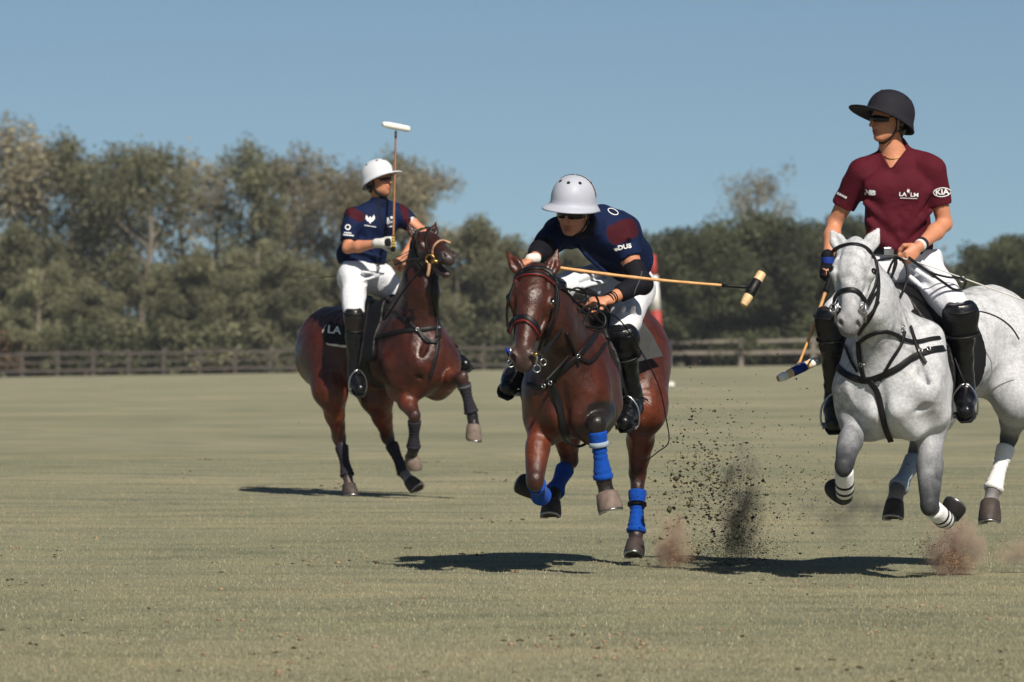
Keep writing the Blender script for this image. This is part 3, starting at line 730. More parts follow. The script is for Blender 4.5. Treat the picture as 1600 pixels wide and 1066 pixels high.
    # legs
    for lg in k['legs']:
        top, el, kn, fe, co = [P(*q) for q in lg['j']]; hind = lg['hind']; mid_ = (el+kn)/2
        lx = nrm(np.cross(kn-el+V(1e-3, 0, 0), F)) if np.linalg.norm(np.cross(kn-el, F)) > .05 else R
        if not hind:
            S.cone(top, el, .106, .094, .11); S.cone(el, mid_, .096, .068, .04, lg.get('limb', LIMB), R, .82)
            S.cone(mid_, kn, .072*lg.get('thick', 1), .046*lg.get('thick', 1), .03, lg.get('low', cols.get('low', tuple(.5*np.array(LIMB)+.5*np.array(LEG))))); S.cone(el+(kn-el)*.12+F*.03, el+(kn-el)*.62+F*.012, .05, .028, .03, None, R, .7)
            S.ell(kn, (.043, .045, .058), None, .018, LEG); S.cone(kn+F*.018+U*.014, kn+F*.016-U*.02, .030, .027, .018, LEG)
            a = nrm(fe-kn)
            S.chain([kn+a*.03, kn+(fe-kn)*.5, fe], [.040, .031, .034], .015, LEG)
        else:
            bk = perp(-F+V(0, 0, .0), nrm(kn-el)); 
            S.cone(top, el, .18, .145, .10); S.cone(el, mid_, .135, .088, .05, LIMB, R, .78)
            S.cone(mid_, kn, .078, .046, .03, tuple(.6*np.array(LIMB)+.4*np.array(LEG)))
            S.cone(mid_+bk*.05, kn+bk*.045, .022, .024, .02, LEG)
            S.ell(kn, (.048, .048, .062), None, .02, LEG); S.cone(kn+bk*.05, kn+bk*.02+(fe-kn)*.25, .028, .026, .02, LEG)
            S.chain([kn, kn+(fe-kn)*.45, fe], [.044, .034, .036], .015, LEG)
        S.ell(fe, (.043, .043, .045), None, .015, LEG)
        S.chain([fe, co], [.036, .044], .015, lg.get('pcol', LEG))
    for pt_ in k.get('paint', ()): S.paint.append((P(*pt_[0]), pt_[1], (V(1, 0, 0), V(0, 1, 0), V(0, 0, 1)), pt_[2]))
    for (u_, l_, n__, r_, c_) in k.get('face_marks', ()): S.ell(H(u_, l_, n__), V(r_, r_*.8, .03)*s_, hax, .01, c_)
    body = S.mesh('body', h, B, blend=.028, noise=(.006, (7, 7, 5)))
    base = P(*k['barrel']); base = V(base[0], base[1], 0)
    root = emp('horse', base, label, 'horse')
    bo = link_mesh('body', body, coat, root)
    # eyes
    EB = bvh_of(bo)
    for sg in (-1, 1):
        q_ = EB.find_nearest(Vector(H(.158, sg*.125, .045))); mb = MB(); mb.sphere(np.array(q_[0])-np.array(q_[1])*.011, V(.027, .024, .020)*s_, hax, 16, 10); mb.build('eye', M['eye'], root)
    # hooves and leg wraps
    for lg in k['legs']:
        fe, co, tip = P(*lg['j'][3]), P(*lg['j'][4]), P(*lg['hoof']); a = nrm(tip-co)
        u = perp(lg.get('toe', F), a); v = np.cross(a, u); r0, r1 = .054*lg.get('hs', 1), .065*lg.get('hs', 1); Lh = np.linalg.norm(tip-co)
        mb = MB(); vs = []; seg = 18
        prof = [(-.10, r0*.75), (0, r0), (.5, (r0+r1)/2*1.04), (.82, r1), (.95, r1*.985), (1.0, r1*.97), (1.0, r1*.72), (.93, r1*.55)]
        for t, r in prof:
            for q in range(seg):
                an = 2*PI*q/seg; cx = math.cos(an); heel = min(0, cx)
                fw = 1.0+.16*max(0, cx)*t
                tt = t*(1-.20*(-heel)) if t > 0 else t
                vs.append(co+a*Lh*tt+u*(r*cx*fw+(.012*t))+v*r*math.sin(an)*.92)
        fs = [[i*seg+q, (i+1)*seg+q, (i+1)*seg+(q+1) % seg, i*seg+(q+1) % seg] for i in range(len(prof)-1) for q in range(seg)]
        fs += [[(len(prof)-1)*seg+q for q in range(seg)][::-1], list(range(seg))]
        mb.add(vs, fs); hf = mb.build('hoof', M[lg.get('hm', 'hoof_dark')], root)
        # horseshoe
        sh = MB(); pts = [co+a*(Lh*(1.0-.20*max(0, -math.cos(t)))+.003)+u*(r1*.86*math.cos(t)*(1.16 if math.cos(t) > 0 else 1)+.012)+v*r1*.80*math.sin(t) for t in np.linspace(-2.6, 2.6, 20)]
        sh.tube(pts, .0075, 6); sh.build('horseshoe', M['metal'], hf)
        if lg.get('wrap'):
            wm, t0, t1, cuff = lg['wrap']; kn = P(*lg['j'][2]); A_ = kn+(fe-kn)*t0; B_ = kn+(fe-kn)*t1
            mb = MB(); n_r = 30; pts = [A_+(B_-A_)*i/(n_r-1) for i in range(n_r)]
            ext = nrm(B_-A_)*.025; rad = []
            for i in range(n_r):
                t = i/(n_r-1); r = .046+.007*math.cos(2*PI*t)+.0028*(i % 3 == 0)+.0015*math.sin(i*1.7)
                if t > .9: r += (.006)*(t-.9)*10
                rad.append(r)
            rad[0] *= .9; rad[-1] *= .95
            mb.tube(pts, rad, 18); mb.build('leg_wrap', M[wm], root)
            if cuff:
                mb = MB(); q = A_+(B_-A_)*cuff[0]; dd = nrm(B_-A_)*cuff[1]
                mb.tube([q-dd, q-dd*.8, q+dd*.8, q+dd], [.050, .0555, .0555, .050], 18); mb.build('wrap_strap', M[cuff[2]], root)
        for (mk, t0, t1, r) in lg.get('bands', ()):
            kn = P(*lg['j'][2]); A_ = kn+(fe-kn)*t0; B_ = kn+(fe-kn)*t1
            mb = MB(); mb.tube([A_, A_+(B_-A_)*.1, A_+(B_-A_)*.9, B_], [r*.93, r, r, r*.93], 18); mb.build('wrap_band', M[mk], root)
    me = bo.data
    off = np.array(world_loc(root))
    vv = np.empty(len(me.vertices)*3, np.float32); me.vertices.foreach_get('co', vv); vv = vv.reshape(-1, 3)+off
    pl = np.empty(len(me.polygons)*4, np.int32); me.loops.foreach_get('vertex_index', pl)
    bvh = BVHTree.FromPolygons(vv.tolist(), pl.reshape(-1, 4).tolist())
    return dict(root=root, sdf=S, bvh=bvh, F=F, R=R, U=U, H=H, hax=hax, s=s_, axb=axb, ch=ch, ba=ba, ru=ru, wi=wi, P=P, body=bo, poll=po)

def project(P, pts, bvhs, lift, maxd=None, n=40):
    """lay a pixel polyline on the nearest surfaces seen along the line of sight"""
    out = []; last = None
    for q in spline([list(p)+[0]*(3-len(p)) for p in pts], n):
        tgt = P(q[0], q[1], 0); dv = (Vector(tgt)-CAMP).normalized(); best = None
        for b in bvhs:
            h = b.ray_cast(CAMP, dv)
            if h[0] is not None and (best is None or h[3] < best[3]): best = h
        out.append((q, best))
    valid = [i for i, (q, h) in enumerate(out) if h is not None]
    if not valid: return [], []
    ps, ns = [], []
    for i, (q, h) in enumerate(out):
        if h is None:
            j = min(valid, key=lambda t: abs(t-i)); hh = out[j][1]
            p = P(q[0], q[1], hh[0].y-P(0, 0, 0)[1]); nn = np.array(hh[1])
            nn = nrm(nn)
        else: p = np.array(h[0]); nn = np.array(h[1])
        if nn[1] > -.15: nn = nrm(nn+V(0, -.4, 0))
        ps.append(p); ns.append(nn)
    ps = np.array(ps); ns = np.array(ns)
    for _ in range(3):
        ps[1:-1] = ps[1:-1]*.5+.25*(ps[:-2]+ps[2:]); ns[1:-1] = ns[1:-1]*.4+.3*(ns[:-2]+ns[2:])
    ns /= np.linalg.norm(ns, axis=1)[:, None]
    return ps+ns*lift, ns
def ribbon(mb, ps, ns, wd, th=.006):
    vs = []; n = len(ps)
    for i in range(n):
        t = nrm(ps[min(i+1, n-1)]-ps[max(i-1, 0)]+V(1e-7, 0, 0)); sd = nrm(np.cross(t, ns[i])); nn = np.cross(sd, t)
        w2 = (wd if np.isscalar(wd) else wd[0]+(wd[1]-wd[0])*i/(n-1))/2
        for a, b in ((-1, -1), (1, -1), (1, .6), (.8, 1), (-.8, 1), (-1, .6)): vs.append(ps[i]+sd*w2*a+nn*th*b*.5*(1 if b < 0 else 1))
    fs = [[i*6+k, i*6+(k+1) % 6, (i+1)*6+(k+1) % 6, (i+1)*6+k] for i in range(n-1) for k in range(6)]+[[5, 4, 3, 2, 1, 0], [(n-1)*6+k for k in range(6)]]
    mb.add(vs, fs)
def strap(name, P, pts, wd, mk, parent, bvhs, lift=.006, th=.007, n=40):
    ps, ns = project(P, pts, bvhs, lift, n=n)
    if len(ps) == 0: return None
    mb = MB(); ribbon(mb, ps, ns, wd, th); return mb.build(name, M[mk], parent, True)
def cord(name, pts, r, mk, parent=None, n=30, seg=6):
    mb = MB(); mb.tube(spline(pts, n), r, seg); return mb.build(name, M[mk], parent)
def ring(name, c, nrm_, r, th, mk, parent, sq=1.0, upv=(0, 0, 1)):
    a = nrm(nrm_); u = perp(V(*upv), a) if abs(a@V(*upv)) < .95 else perp(V(1, 0, 0), a); v = np.cross(a, u)
    mb = MB(); pts = [c+u*r*math.cos(t)+v*r*sq*math.sin(t) for t in np.linspace(0, 2*PI, 21)]
    mb.tube(pts, th, 6, cap=False); return mb.build(name, M[mk], parent)

BAY = dict(mane=(.010, .008, .008), neck=(.026, .0080, .0050), face=(.042, .0125, .0080), limb=(.17, .033, .009), chest=(.036, .0090, .0048), body=(.058, .0125, .0052), leg=(.016, .011, .010), muz=(.060, .040, .036), dark=(.02, .012, .01), pts=True)
BAY2 = dict(mane=(.010, .008, .008), neck=(.030, .0075, .0045), face=(.018, .0075, .006), limb=(.16, .030, .009), chest=(.052, .0105, .0045), body=(.044, .0090, .0042), leg=(.014, .010, .010), muz=(.035, .026, .026), dark=(.02, .012, .01), pts=True)
GREY = dict(mane=(.16, .165, .175), neck=(.52, .53, .56), face=(.56, .57, .60), limb=(.27, .28, .30), chest=(.56, .57, .60), body=(.56, .57, .60), low=(.085, .09, .10), leg=(.026, .028, .034), muz=(.12, .11, .115), dark=(.10, .10, .11), pts=True)
SOCK = (.36, .30, .27)

PL = frame(44.5); PM = frame(31.8); PR = frame(31.2)
left = dict(fwd=(.72, -.69), chest=(650, 556, -.33), barrel=(597, 548, .02), rump=(529, 538, .38), lat=(.245, .235, .25), cv=.31, bv=.285, rv=.245, withers=(618, 484, -.12),
    neck0=(640, 525, -.36), neck1=(656, 455, -.50), poll=(661, 376, -.52), muzzle=(704, 404, -.93), hlat=(-.75, -.55, -.10), mouth=.035,
    ear_r=(636, 346, -.50), ear_l=(682, 346, -.42), legs=[
    dict(hind=True, j=[(512, 556, .30), (516, 610, .15), (531, 684, .40), (543, 745, .30), (545, 757, .27)], hoof=(546, 776, .24), hm='hoof_dark', wrap=('dark_wrap', .22, .98, None), pcol=(.10, .06, .05)),
    dict(hind=True, j=[(562, 560, .52), (588, 618, .30), (606, 682, .52), (632, 740, .38), (640, 751, .34)], hoof=(651, 766, .29), hm='hoof_dark', wrap=('dark_wrap', .22, .98, None), pcol=(.4, .34, .32)),
    dict(hind=False, j=[(618, 570, -.42), (624, 606, -.36), (648, 650, -.62), (646, 702, -.52), (643, 712, -.46)], hoof=(645, 730, -.42), hm='hoof_pale', wrap=('dark_wrap', .15, .95, None)),
    dict(hind=False, j=[(686, 566, -.38), (688, 598, -.34), (722, 590, -.66), (738, 650, -.62), (740, 664, -.63)], hoof=(738, 689, -.64), hm='hoof_pale', hs=1.0, wrap=('dark_wrap', .15, .92, (.12, .012, 'pad_grey')))])
midh = dict(paint=[((940, 648, -.50), (.085, .30, .075), (.012, .009, .008))], fwd=(-.2, -.98), chest=(899, 600, -.32), barrel=(895, 585, .15), rump=(964, 552, .75), lat=(.198, .222, .262), cv=.30, bv=.30, withers=(905, 492, .02),
    neck0=(886, 560, -.42), neck1=(868, 500, -.66), poll=(838, 432, -.84), muzzle=(815, 572, -1.08), hlat=(-1, .12, .04),
    ear_r=(788, 390, -.80), ear_l=(873, 386, -.82), legs=[
    dict(hind=False, j=[(848, 606, -.38), (846, 650, -.38), (836, 752, -.62), (846, 776, -.40), (838, 768, -.34)], hoof=(816, 756, -.30), hm='hoof_black', wrap=('blue_wrap', .2, 1.0, None)),
    dict(thick=1.15, limb=(.03, .015, .012), low=(.010, .008, .008), hind=False, j=[(938, 600, -.30), (946, 630, -.28), (932, 664, -.64), (943, 750, -.60), (948, 771, -.60)], hoof=(955, 799, -.62), hm='hoof_pale', hs=1.2, toe=V(0, -1, -.2), wrap=('blue_wrap', .12, .98, (.27, .014, 'grey_wrap'))),
    dict(hind=True, j=[(905, 570, .70), (884, 640, .32), (889, 720, .52), (865, 772, .28), (862, 783, .24)], hoof=(861, 808, .20), hm='hoof_dark', wrap=('blue_wrap', .25, .95, None)),
    dict(hind=True, j=[(996, 560, .72), (1004, 640, .52), (997, 738, .80), (994, 834, .70), (993, 846, .67)], hoof=(991, 870, .62), hm='hoof_dark', wrap=('blue_wrap', .30, .98, (.33, .012, 'strap')), pcol=(.05, .03, .03))])
grey = dict(face_marks=[(.20, 0, .066, .045, (.20, .205, .22)), (.40, 0, .036, .05, (.16, .165, .175)), (.44, .02, .020, .04, (.16, .165, .175))], fwd=(-.33, -.94), chest=(1402, 588, -.38), barrel=(1436, 570, .12), rump=(1537, 532, .72), lat=(.282, .255, .29), cv=.34, withers=(1408, 478, .0),
    neck0=(1386, 545, -.48), neck1=(1364, 468, -.76), poll=(1335, 392, -.90), muzzle=(1326, 516, -1.16), hlat=(-1, .05, 0),
    ear_r=(1298, 358, -.88), ear_l=(1375, 354, -.90), legs=[
    dict(hind=False, j=[(1345, 600, -.45), (1338, 650, -.42), (1319, 728, -.74), (1320, 772, -.56), (1318, 776, -.47)], hoof=(1310, 766, -.38), hm='hoof_black', bands=(('white_wrap', .12, .98, .050), ('strap', .55, .64, .052), ('strap', .78, .86, .052))),
    dict(hind=False, j=[(1448, 610, -.32), (1454, 664, -.34), (1452, 790, -.60), (1478, 814, -.42), (1484, 806, -.35)], hoof=(1493, 790, -.33), hm='hoof_black', hs=1.12, bands=(('white_wrap', .25, 1.0, .052), ('strap', .60, .68, .054), ('strap', .80, .86, .054))),
    dict(hind=True, j=[(1485, 580, .66), (1455, 640, .34), (1434, 708, .46), (1402, 765, .22), (1398, 784, .17)], hoof=(1396, 812, .13), hm='hoof_dark', wrap=('grey_wrap', .18, .97, None), pcol=SOCK),  # white wrap on the far hind leg, coloured as it looks in shade
    dict(hind=True, j=[(1572, 560, .72), (1590, 622, .52), (1577, 682, .78), (1551, 768, .62), (1547, 784, .59)], hoof=(1547, 818, .55), hm='hoof_dark', hs=1.08, wrap=('white_wrap', .2, .98, None), pcol=(.35, .33, .33))])
HL = make_horse(PL, left, BAY2, 'dark bay horse on the left pulling up with its head raised and mouth open', .011, M['coat'])
HM = make_horse(PM, midh, BAY, 'bay horse with blue leg wraps galloping towards the camera in the middle', .0095, M['coat'])
HG = make_horse(PR, grey, GREY, 'dappled grey horse with white leg wraps galloping at the right', .0095, M['grey_coat'])
# ------------------------------------------------------------------ people
SK = (.52, .225, .128); SKD = (.26, .10, .06)
def hand(S, wr, F_, N_, size=1.0, curl=(.9, 1.2, .9), col=SK, thumb=1, spread=.0, k=.006):
    """wrist point, direction to the knuckles, palm normal (fingers curl towards it)"""
    F_ = nrm(F_); N_ = perp(N_, F_); Sd = np.cross(F_, N_)*thumb
    c = wr+F_*.052*size
    S.ell(c, V(.052, .040, .019)*size, (F_, Sd, N_), .012, col)
    S.cone(wr-F_*.02, wr+F_*.02, .026*size, .024*size, .015, col, N_, .75)
    for i, (o, ln) in enumerate(((.030, .92), (.011, 1.0), (-.009, .95), (-.028, .78))):
        p = wr+F_*(.088-.006*abs(i-1.3))*size+Sd*o*size; ang = 0; r = .0098*size
        S.cone(wr+F_*.05*size+Sd*o*.8*size, p, .011*size, .0115*size, k, col)
        for jn, (l, cu) in enumerate(zip((.044, .027, .021), curl)):
            ang += cu*(1+.05*i); d = F_*math.cos(ang)+N_*math.sin(ang)+Sd*spread*(1.5-i)*.1
            q = p+nrm(d)*l*ln*size; S.cone(p, q, r, r*.93, k*.5, col); p = q; r *= .93
    t0 = wr+F_*.022*size+Sd*.030*size+N_*.006; t1 = t0+nrm(F_*.55+Sd*.55+N_*.55)*.042*size; t2 = t1+nrm(F_*.75+N_*.6-Sd*.15)*.032*size; t3 = t2+nrm(F_*.6+N_*.45-Sd*.55)*.026*size
    S.chain([t0, t1, t2, t3], [.0155*size, .0130*size, .0115*size, .0095*size], k, col)

def head(S, c, Fw, U_, sc=1.0, col=SK, mouth=0):
    Fw = nrm(Fw); U_ = perp(U_, Fw); L_ = np.cross(U_, Fw); a = (Fw, L_, U_)
    def Q(f, l, u): return c+(Fw*f+L_*l+U_*u)*sc
    S.ell(Q(-.012, 0, .035), V(.098, .076, .088)*sc, a, .02, col)
    S.ell(Q(.022, 0, -.030), V(.068, .062, .082)*sc, a, .02, col)
    S.ell(Q(.060, 0, -.090), V(.026, .025, .020)*sc, a, .02, col)      # chin
    for s_ in (-1, 1):
        S.cone(Q(-.015, s_*.055, -.045), Q(.048, s_*.018, -.090), .018*sc, .016*sc, .02, col)  # jaw line
        S.ell(Q(.058, s_*.038, -.018), V(.022, .024, .020)*sc, a, .014, col)                  # cheekbone
        S.ell(Q(.078, s_*.031, .012), V(.016, .017, .012)*sc, a, .008, SKD, op='-')           # eye socket
        S.cone(Q(.078, s_*.012, .030), Q(.066, s_*.048, .030), .010*sc, .009*sc, .012, col)   # brow
        S.ell(Q(-.008, s_*.078, -.008), V(.018, .009, .031)*sc, a, .006, col)                 # ear
        S.ell(Q(-.004, s_*.087, -.004), V(.009, .006, .016)*sc, a, .004, SKD, op='-')
        S.ell(Q(.088, s_*.013, -.034), V(.010, .009, .008)*sc, a, .005, col)                  # nostril wing
    S.cone(Q(.084, 0, .022), Q(.114, 0, -.024), .008*sc, .011*sc, .008, col)                    # nose
    lip = (.30, .075, .055)
    S.ell(Q(.088, 0, -.055), V(.011, .022, .006)*sc, a, .003, lip); S.ell(Q(.085, 0, -.068-mouth), V(.010, .019, .006)*sc, a, .004, lip)
    S.ell(Q(.094, 0, -.061-mouth/2), V(.010, .020, .0016+mouth*.4)*sc, a, .002, (.05, .01, .01), op='-')
    return Q, a

def helmet(name, c, Fw, U_, sc, mk, parent, seam=None, holes='black_trim', front=.080, band=None, tilt=0.0, side=.020):
    Fw = nrm(Fw); Z0 = perp(U_, Fw); Fw, U_ = nrm(Fw+Z0*tilt), nrm(Z0-Fw*tilt); U_ = perp(U_, Fw); L_ = np.cross(U_, Fw)
    prof = []; seg = 48; A, B_, Hh = .132, .108, .128
    def pt(f, l, u): return c+(Fw*f+L_*l+U_*u)*sc
    rings = []
    for i in range(15):                               # dome
        th = PI/2*i/14; e = math.sin(th)**.92; rings.append([(A*e*math.cos(t), B_*e*math.sin(t), Hh*math.cos(th)**.85 if i < 14 else 0) for t in np.linspace(0, 2*PI, seg, endpoint=False)])
    def brim(t): c_ = math.cos(t); return (side+front*max(0, c_)**1.3+.4*side*abs(math.sin(t)))
    for g, dz in ((.12, -.010), (.5, -.020), (.92, -.030), (1.0, -.034), (1.0, -.040), (.9, -.040), (.45, -.031), (.05, -.022)):
        rings.append([((A+brim(t)*g)*math.cos(t), (B_+brim(t)*g*.9)*math.sin(t), dz+(.012*g*abs(math.cos(t)) if math.cos(t) > 0 else 0)-(.020 if math.cos(t) < 0 else 0)*(-math.cos(t))*g) for t in np.linspace(0, 2*PI, seg, endpoint=False)])
    for i in range(8):
        th = PI/2*(7-i)/7; e = math.sin(th)
        rings.append([((A-.012)*e*math.cos(t), (B_-.012)*e*math.sin(t), -.015+(Hh-.012)*math.cos(th)) for t in np.linspace(0, 2*PI, seg, endpoint=False)])
    vs = [pt(*q) for r in rings for q in r]
    fs = [[i*seg+k, i*seg+(k+1) % seg, (i+1)*seg+(k+1) % seg, (i+1)*seg+k] for i in range(len(rings)-1) for k in range(seg)]
    mb = MB(); mb.add(vs, fs); hm = mb.build(name, M[mk], parent)
    if band:
        mb = MB(); mb.tube([pt((A+brim(t)*.99)*math.cos(t), (B_+brim(t)*.99*.9)*math.sin(t), -.037+(.012*abs(math.cos(t)) if math.cos(t) > 0 else 0)-(.020*(-math.cos(t)) if math.cos(t) < 0 else 0)) for t in np.linspace(0, 2*PI, 49)], .0035*sc, 6, False); mb.build('brim_edge', M[band], hm)
    def dome(az, el, lift=0):
        th = PI/2*(1-el); e = math.sin(th)**.92; k = 1+lift
        return pt(A*e*math.cos(az)*k, B_*e*math.sin(az)*k, Hh*math.cos(th)**.85*k), nrm(Fw*math.cos(az)*e/A+L_*math.sin(az)*e/B_+U_*math.cos(th)/Hh)
    for az, el in ((.0, .55), (.75, .55), (-.75, .55), (1.7, .5), (-1.7, .5), (2.7, .55), (-2.7, .55)):
        p, nn = dome(az, el, .004); u = perp(V(0, 0, 1), nn); v = np.cross(nn, u); mb = MB()
        mb.tube([p-nn*.006, p+nn*.0015], .0085*sc, 12); mb.build('vent', M[holes], hm)
    if seam:
        for az in (PI/2, -PI/2):
            ps = []; nn_ = []
            for el in np.linspace(.12, .985, 14):
                p, nn = dome(az+(.10 if az > 0 else -.10), el, .008); ps.append(p); nn_.append(nn)
            mb = MB(); ribbon(mb, np.array(ps), np.array(nn_), .008*sc, .003); mb.build('seam_strip', M[seam], hm)
    return hm, pt

def cloth(name, S, h, mk, parent, noise=None, clips=(), off=0.0, default=(.5, .5, .5), blend=.012, smooth=1):
    return link_mesh(name, S.mesh(name, h, default, noise=noise, clips=clips, off=off, blend=blend, smooth=smooth), M[mk], parent)

def text_decal(name, txt, P, px, py, hpx, ang, target, mk, parent, squash=1.0, font_bold=.0, lift=.006, d=-.5):
    cu = bpy.data.curves.new('t', 'FONT'); cu.body = txt; cu.size = 1; cu.align_x = 'CENTER'; cu.align_y = 'CENTER'; cu.offset = font_bold; cu.resolution_u = 2
    ob = bpy.data.objects.new('t', cu); COL.objects.link(ob); dg = bpy.context.evaluated_depsgraph_get()
    me = bpy.data.meshes.new_from_object(ob.evaluated_get(dg)); bpy.data.objects.remove(ob)
    pts = np.array([v.co[:2] for v in me.vertices]); fs = [list(p.vertices) for p in me.polygons]
    return decal(name, pts, fs, P, px, py, hpx/.72, ang, target, mk, parent, squash, lift)
def decal(name, pts, fs, P, px, py, size, ang, target, mk, parent, squash=1.0, lift=.006):
    """flat print pressed onto the cloth behind it"""
    ca, sa = math.cos(math.radians(ang)), math.sin(math.radians(ang)); vs = []; 
    lastd = None
    for x, y in pts:
        x *= size*squash; y *= size; X = px+x*ca-y*sa; Y = py-(x*sa+y*ca)
        t = P(X, Y, 0); dv = (Vector(t)-CAMP).normalized(); h = target.ray_cast(CAMP, dv)
        if h[0] is not None: p = np.array(h[0]); lastd = h[0].y
        else: p = t.copy(); p = np.array(CAMP)+(t-np.array(CAMP))*((lastd or t[1])/t[1])
        vs.append(p-np.array(dv)*lift)
    me = np_mesh(name, vs, fs, False); return link_mesh(name, me, M[mk], parent)
def poly(pts): return np.array(pts, float), [list(range(len(pts)))]
def small_print(P, px, py, wd, ht, ang, n, target, parent):
    """a line of print too small to read: a row of uneven little strokes"""
    rng = random.Random(int(px*10)); vs, fs = [], []
    for i in range(n):
        x0 = -.5+i/n; x1 = x0+(.70+.2*rng.random())/n; h0 = ht/wd*.5*(.75+.25*rng.random())
        fs.append([len(vs)+k for k in range(4)]); vs += [(x0, -h0), (x1, -h0*.9), (x1, h0), (x0, h0*.9)]
    return decal('small_print', np.array(vs), fs, P, px, py, wd, ang, target, 'white_print', parent)
def ellring(n=28, a=1.0, b=.5, t=.12):
    o = [(a*math.cos(q), b*math.sin(q)) for q in np.linspace(0, 2*PI, n, endpoint=False)]; i = [((a-t)*math.cos(q), (b-t)*math.sin(q)) for q in np.linspace(0, 2*PI, n, endpoint=False)]
    return np.array(o+i), [[k, (k+1) % n, n+(k+1) % n, n+k] for k in range(n)]

def leg_gear(person, hip, kn, an, toe, mk, gm, gs, P, knee_guard=True, h=.007):
    """riding boot with shaped foot, and a padded knee guard strapped over it"""
    a = nrm(an-kn); f = nrm(toe-an); S = SDF()
    S.cone(kn+a*.03, kn+(an-kn)*.35, .062, .064, .03); S.cone(kn+(an-kn)*.35, an-a*.02, .066, .052, .03)
    S.cone(an-a*.02, an+a*.035+f*.0, .050, .052, .03); S.cone(an+a*.04-f*.02, an+f*.10+a*.045, .050, .055, .03); S.cone(an+f*.10+a*.045, toe+a*.040, .055, .046, .02)
    S.ell(an+a*.055-f*.045, V(.042, .042, .045), None, .02)
    bt = cloth('boot', S, h, mk, person, noise=(.004, (20, 20, 24)))
    mb = MB(); sd = nrm(np.cross(a, f)); dn = nrm(np.cross(f, sd)); dn = dn if dn@a > 0 else -dn
    c0 = an-f*.060+a*.090; c1 = toe+a*.080+f*.035; vs = []
    for i, t in enumerate(np.linspace(0, 1, 9)):
        w_ = (.036, .044, .042, .038, .042, .050, .054, .048, .028)[i]; c_ = c0+(c1-c0)*t
        for x, y in ((-1, 0), (1, 0), (1, 1), (-1, 1)): vs.append(c_+sd*w_*x+dn*(y*(.022 if i < 3 else .010)))
    fs = [[i*4+k, i*4+(k+1) % 4, (i+1)*4+(k+1) % 4, (i+1)*4+k] for i in range(8) for k in range(4)]+[[3, 2, 1, 0], [32, 33, 34, 35]]
    mb.add(vs, fs); mb.build('sole', M['black_trim'], bt, False)
    if knee_guard:
        fr = perp(perp(V(0, -1, 0)+.0*a, a)+.35*nrm(kn-hip), a); K = SDF(); sdk = nrm(np.cross(a, fr))
        K.ell(kn+fr*.018-a*.00, V(.080*gs, .070, .105), (sdk, fr, a), .02); K.ell(kn+fr*.022+a*.075, V(.068*gs, .058, .085), (sdk, fr, a), .02)
        K.ell(kn+fr*.055-a*.015, V(.046, .030, .055), (sdk, fr, a), .012)
        cl = lambda X, Y, Z: -((X-kn[0])*a[0]+(Y-kn[1])*a[1]+(Z-kn[2])*a[2])-.075
        cl2 = lambda X, Y, Z: ((X-kn[0])*a[0]+(Y-kn[1])*a[1]+(Z-kn[2])*a[2])-.145
        g = cloth('knee_guard', K, h*.9, gm, person, clips=(cl, cl2), noise=(.003, (24, 24, 24)))
        for t, rr in ((.105, .066*gs), (-.035, .0795)):
            if t < .15: 
                mb = MB(); c_ = kn+a*t+fr*.016; pts = [c_+sdk*(rr+.006)*math.cos(q)+fr*(rr-.004)*math.sin(q) for q in np.linspace(0, 2*PI, 25)]
                mb.tube(pts, .007, 6, False); mb.build('guard_strap', M['strap'], g)
        for q in np.linspace(-.04, .05, 5):
            mb = MB(); c_ = kn+fr*.070+a*q; mb.tube(spline([c_-sdk*.036-fr*.014, c_+fr*.006, c_+sdk*.036-fr*.014], 7), .007, 6); mb.build('guard_rib', M[gm], g)
    return bt

def stirrup(owner, an, toe, leather_top, n_face, mk='metal'):
    f = nrm(toe-an); a = V(0, 0, -1); ball = an+(toe-an)*.62; sd = nrm(np.cross(f, V(0, 0, 1)))
    base = ball+V(0, 0, -.105)+f*.0
    mb = MB(); top = ball+V(0, 0, .075)+f*.01
    pts = [base-sd*.064, base-sd*.072+V(0, 0, .05), base-sd*.058+V(0, 0, .12), top, base+sd*.058+V(0, 0, .12), base+sd*.072+V(0, 0, .05), base+sd*.064]
    mb.tube(spline(pts, 24), .0062, 6); mb.box(base, sd, f, (0, 0, 1), (.062, .022, .006)); st = mb.build('stirrup', M[mk], owner)
    mb = MB(); pts = spline([top, (np.asarray(leather_top)+top)/2, leather_top], 10); ribbon(mb, np.array(pts), np.array([n_face]*10), .024, .006); mb.build('stirrup_leather', M['strap'], owner)
    return st

